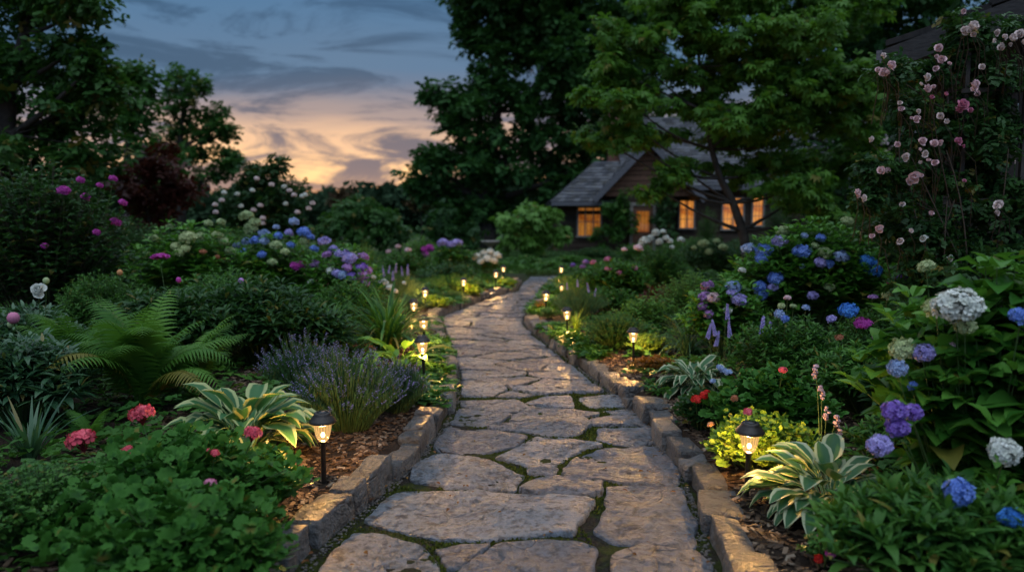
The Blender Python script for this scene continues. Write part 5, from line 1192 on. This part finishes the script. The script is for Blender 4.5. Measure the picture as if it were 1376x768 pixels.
stalks('salvia', 'thick lilac flower spike in front of the big blue hydrangea', 'flower stalks', [(1029,440,1034,1), (1037,447,1036,1)], 5.2, 'spire', 'lilac', .075)
stalks('white_phlox', 'small white flowers in front of the small pale hosta', 'small flower', [(972,498,975,1), (968,494,975,1), (978,500,976,1)], 4.6, 'umbel', 'pale_blue', .028)
stalks('white_phlox', 'lowest small white bloom left of the white flowers in front of the small hosta', 'small flower', [(958,512,962,1)], 4.6, 'umbel', 'pale_blue', .022)
clump('hosta', 'hosta', 'small pale edged hosta left of the white flowers on the right side', 'hosta', 936, 474, 50, 5.3, 'hosta_white', 90)
plant('phlox', 'phlox', 'dark leafy plant between the big blue hydrangea and the geranium', 'willowy', 1062, 426, 80, 5.15, 'leaf_mid', dens=1.5, L_=.10, heads=[(1050,411,6,'mop','green_white',5.1), (1047,422,7,'mop','lilac',5.0), (1055,428,6,'mop','blue',4.9), (1058,400,6,'mop','pale_pink',5.2), (1066,411,5,'mop','pale_green',5.1), (1083,413,5,'mop','pale_blue',5.1)])
plant('sedum', 'leafy plant', 'dark leafy plant right of the pale pink bell stalks', 'willowy', 1168, 462, 84, 4.5, 'leaf_mid', dens=1.5, L_=.11)
plant('dianthus', 'small flower', 'bushy plant with magenta clusters right of the big blue hydrangea', 'willowy', 1180, 418, 72, 5.4, 'leaf_mid', dens=1.3, L_=.08,
      heads=[(1159,434,14,'cap','magenta',5.1), (1180,453,9,'cap','magenta',5.0), (1128,453,7,'cap','rust_flower',5.0), (1117,428,6,'mop','lilac',5.1), (1173,399,8,'cap','mauve',5.3), (1196,380,6,'cap','magenta',5.3), (1192,397,9,'mop','pale_green',5.2), (1140,417,11,'mop','vivid_blue',5.15), (1211,372,9,'mop','purple',5.2), (1213,388,8,'cap','mauve',5.2)])
BHD = (H_('mop_far', 'blue', 10, (1027,337,11), (1024,347,9), (1078,338,13), (1042,374,10), (1039,386,9), (1020,385,10), (1024,396,10), (1102,353,8), (1114,354,8), (1103,320,8)) +
       H_('mop_far', 'vivid_blue', 11, (1165,352,12), (1172,362,10)) + H_('mop_far', 'lilac', 9, (1048,325,11), (1081,317,6), (1092,397,8)) + H_('mop_far', 'pale_green', 8, (1052,311,9), (1108,339,8), (1139,297,10), (1115,385,8), (1095,330,5)) + H_('mop_far', 'pale_blue', 8, (1131,345,9), (1005,334,9), (1078,358,5)))
plant('hydrangea', 'hydrangea', 'big blue hydrangea in front of the maple trunk', 'hydrangea', 1088, 298, 118, 6.9, 'leaf_hyd', dens=1.6, L_=.15, depth=.6, heads=[h[:3] + ('mop',) + h[4:] for h in BHD])
plant('hydrangea', 'hydrangea', 'lilac and purple hydrangea at the left of the big blue one', 'hydrangea', 975, 372, 56, 6.4, 'leaf_hyd', dens=1.2,
      heads=[h[:3] + ('mop',) + h[4:] for h in H_('mop', 'mauve', 10, (951,384,11), (947,399,10), (944,411,9), (952,422,7)) + H_('mop', 'lilac', 10, (986,385,10), (984,394,8), (994,403,12)) + H_('mop', 'pale_pink', 7, (958,400,8)) + H_('mop', 'white', 6, (978,417,7), (997,363,6))])
clump('ornamental_grass', 'grass', 'tuft of fine dark blades left of the lilac spikes', 'blade', 925, 420, 55, 6.5, 'leaf_blue', 130, wid=.45, tilt=(-.1, .25))
plant('boxwood', 'shrub', 'light green bushy plant left of the lilac and purple hydrangea', 'small', 925, 362, 46, 8.2, 'leaf_bright', L_=.045)
plant('spirea', 'shrub', 'light green loose bush in the middle of the right bed', 'leafy', 872, 398, 52, 7.8, 'leaf_bright')
plant('spirea', 'low shrub', 'feathery green mound beside the kerb left of the second right lamp', 'small', 826, 418, 52, 7.1, 'leaf_mid', dens=1.3)
plant('heuchera', 'low plant', 'yellow green leafy plant right of the second right lamp', 'leafy', 873, 446, 34, 6.65, 'leaf_lime', L_=.05)
plant('heuchera', 'low plant', 'rusty brown low plant below the second right lamp', 'ruffled', 880, 482, 32, 6.0, 'leaf_rust', L_=.035)
plant('thyme', 'low plant', 'tiny low green plant on the kerb between the second right lamp and the small hosta', 'small', 908, 505, 22, 5.3, 'leaf_grey', L_=.025)
clump('ornamental_grass', 'grass', 'yellow lit tuft of grass around the third right lamp', 'blade', 775, 415, 24, 8.3, 'leaf_lime', 90, wid=.9)
plant('catmint', 'catmint', 'hazy grey green catmint behind the third right lamp', 'fine', 778, 385, 42, 9.2, 'leaf_grey', heads=H_('spike', 'lavender', 6, (762,384), (776,380), (790,386), (800,392)))
plant('low_thyme', 'low plant', 'low green plant at the corner where the right kerb turns', 'small', 738, 412, 16, 9.4, 'leaf_mid')
plant('spirea', 'low shrub', 'low pinkish leaved plant by the fourth right lamp', 'small', 727, 402, 10, 10.3, 'leaf_rust')
plant('bushy_shrub', 'shrub', 'grey green loose shrub behind the small low lamp on the right', 'fine', 775, 368, 32, 12.3, 'leaf_mid')
plant('peony', 'peony', 'pink flowered peony left of the white flowers in the right bed', 'peony', 832, 352, 48, 10.6, 'leaf_mid', dens=1.2, heads=H_('mop_far', 'pink', 6, (817,348,5), (817,361,5), (832,366,4), (853,361,5), (797,352,4)) + H_('mop_far', 'pale_pink', 6, (858,333,6), (839,335,4)))
plant('phlox', 'phlox', 'tall white flowered phlox in front of the cottage door', 'willowy', 888, 328, 44, 11.8, 'leaf_mid', dens=1.2, heads=H_('mop_far', 'white', 6, (867,323,7), (874,320,6), (881,313,6), (886,325,5), (895,320,6), (891,311,5), (900,324,5), (915,322,4), (903,332,4), (862,328,5)))
plant('heuchera', 'low plant', 'dark red leaved low plant under the white phlox', 'ruffled', 888, 385, 30, 8.8, 'leaf_red')
plant('spirea', 'shrub', 'green bush below the pink flowered peony', 'leafy', 820, 385, 45, 9.6, 'leaf_mid')
plant('viburnum', 'shrub', 'dark viburnum with faint white heads below the lit cottage windows', 'leafy', 955, 318, 62, 16, 'leaf_dark', heads=H_('mop_far', 'pale_green', 6, (946,327), (953,338), (972,332), (963,324,5), (933,333,4)))
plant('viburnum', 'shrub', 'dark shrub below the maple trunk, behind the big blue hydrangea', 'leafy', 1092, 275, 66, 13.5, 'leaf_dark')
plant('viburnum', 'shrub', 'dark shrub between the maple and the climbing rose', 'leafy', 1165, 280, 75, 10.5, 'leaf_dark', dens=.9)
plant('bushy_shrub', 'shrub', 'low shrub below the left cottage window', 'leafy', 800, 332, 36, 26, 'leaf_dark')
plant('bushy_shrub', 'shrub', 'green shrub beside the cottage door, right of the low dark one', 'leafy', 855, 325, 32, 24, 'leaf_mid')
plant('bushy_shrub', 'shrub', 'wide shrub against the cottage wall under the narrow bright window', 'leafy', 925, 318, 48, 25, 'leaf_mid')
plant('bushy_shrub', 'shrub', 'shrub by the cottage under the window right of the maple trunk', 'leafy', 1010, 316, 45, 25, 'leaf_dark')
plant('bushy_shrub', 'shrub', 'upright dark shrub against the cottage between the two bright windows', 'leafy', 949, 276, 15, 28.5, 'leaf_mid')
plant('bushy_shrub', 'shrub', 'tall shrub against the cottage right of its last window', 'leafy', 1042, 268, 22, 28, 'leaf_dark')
plant('astilbe', 'leafy plant', 'mixed green plant with a few mauve flowers left of the pink flowered peony', 'leafy', 785, 358, 28, 14.2, 'leaf_mid', heads=H_('mop_far', 'mauve', 4, (783,358), (787,352), (770,356)))

# climbing rose
rz = tree('climbing_rose', 'climbing rose', 'tall climbing rose with pale pink blooms over the shed wall', 1310, 5.3,
     [(1335,50,40,22,0),(1290,85,36,22,0),(1245,105,34,20,0),(1215,140,26,18,-.1),(1340,110,50,40,0),(1270,150,50,30,0),(1320,190,60,44,0),(1235,190,40,26,-.1),(1265,240,60,36,0),(1200,235,22,20,-.2),(1205,290,30,26,-.2),(1250,310,60,40,-.1),(1340,270,60,50,0),(1240,370,60,34,-.2),(1320,350,60,44,-.1),(1195,96,10,8,-.2),(1172,225,12,10,-.3),(1168,262,12,9,-.3),(1300,30,20,12,-.1)],
     'leaf_rose', 'woody_stem', .085, 30, .115, 2.8, .03, Ts=T_sprig, flat=.9, droop=.3, seed=51)
rl = np.array(rz.location); rr_ = random.Random(5); cane = MB()
ROSES =     [(1308,37,12,'blush'),(1297,41,8,'blush'),(1294,16,6,'pale_pink'),(1188,97,9,'pale_pink'),(1198,88,9,'pale_pink'),(1187,75,6,'blush'),(1262,65,8,'pale_pink'),(1265,81,9,'pale_pink'),(1245,104,8,'blush'),(1246,119,8,'pale_pink'),(1252,131,5,'pink'),(1271,127,5,'pink'),
     (1294,141,11,'pink'),(1309,114,10,'pale_pink'),(1209,139,5,'blush'),(1211,147,6,'pale_pink'),(1234,150,5,'blush'),(1232,160,7,'pale_pink'),(1264,156,7,'blush'),(1288,190,8,'pink'),(1240,190,8,'pale_pink'),(1256,193,8,'pale_pink'),(1206,194,6,'pale_pink'),(1170,187,6,'blush'),
     (1346,64,7,'blush'),(1361,52,9,'blush'),(1371,46,9,'blush'),(1340,44,6,'blush'),(1217,211,8,'blush'),(1185,229,8,'pale_pink'),(1229,238,11,'pale_pink'),(1242,207,8,'blush'),(1256,219,7,'pale_pink'),(1152,258,7,'pale_pink'),(1160,266,7,'blush'),(1212,275,6,'blush'),
     (1251,287,6,'pale_pink'),(1182,307,8,'pale_pink'),(1209,324,7,'blush'),(1343,275,9,'blush'),(1296,243,4,'pink'),(1240,320,7,'white'),(1276,347,7,'white'),(1224,310,5,'blush'),(1320,90,6,'blush'),(1335,55,5,'blush')]
for x, y, r, c in ROSES:
    for q in range(1 + (r > 6) + (r > 8)):
        qx, qy = (x, y) if q == 0 else (x + rr_.uniform(-11, 11), y + rr_.uniform(-4, 12)); Yr = 4.86 + rr_.uniform(-.08, .05); d = A(qx, qy, Yr) - rl; s_ = r * (.85 if q == 0 else rr_.uniform(.3, .65)) * Yr / 1000
        out = Vector((rr_.uniform(-1.1, .7), -1, rr_.uniform(-.5, .9)))
        link_part('rose_bloom', flower_mesh('rose', 'r_' + c, rr_.randint(0, 2)), rz, d, out.to_track_quat('Z', 'Y').to_euler(), s_)
        b0 = d + np.array([rr_.uniform(.1, .3), .3, -.3]); tube(cane, [b0, (b0 + d) / 2 + (0, -.04, .06), d + (0, .02, -.01)], [.003, .0025, .002], 4, .5, False)
for k_ in range(9):
    b0 = np.array([rr_.uniform(-.5, .4), rr_.uniform(-.2, .1), 0]); e = A(rr_.uniform(1200, 1370), rr_.uniform(120, 380), 5.0) - rl; m_ = (b0 + e) / 2 + (rr_.uniform(-.2, .2), -.1, .25); t = np.linspace(0, 1, 9)[:, None]
    tube(cane, (1 - t) ** 2 * b0 + 2 * t * (1 - t) * m_ + t * t * e, np.linspace(.008, .003, 9), 5, .5, False)
cane.build('canes', M['woody_stem'], rz)
plant('leafy_perennial', 'leafy plant', 'green leafy plant filling the ground below the purple hydrangea heads on the right', 'willowy', 1215, 560, 70, 3.5, 'leaf_mid', dens=1.3, L_=.10)
plant('leafy_perennial', 'leafy plant', 'dark leafy plant left of the white flowered hydrangea', 'peony', 1240, 470, 60, 4.0, 'leaf_dark', dens=1.3)

# leaves and petals dropped on the path
n = 380; y = U(2.4, 12, n); x = xL(y) + (xR(y) - xL(y)) * np.where(RNG.random(n) < .5, RNG.random(n) ** 3, 1 - RNG.random(n) ** 3); az = U(0, 6.3, n); mb = MB()
inst(mb, archT(3, .3, -.5, ovate(.5), .2), np.stack([x, y, np.full(n, .012)], 1), np.stack([np.cos(az), np.sin(az), U(-.15, .25, n)], 1), np.stack([U(-.5, .5, n), U(-.5, .5, n), 1 + 0 * y], 1), U(.008, .034, n))
tag(mb.build('fallen_leaves', M['leaf_rust']), kind='stuff')
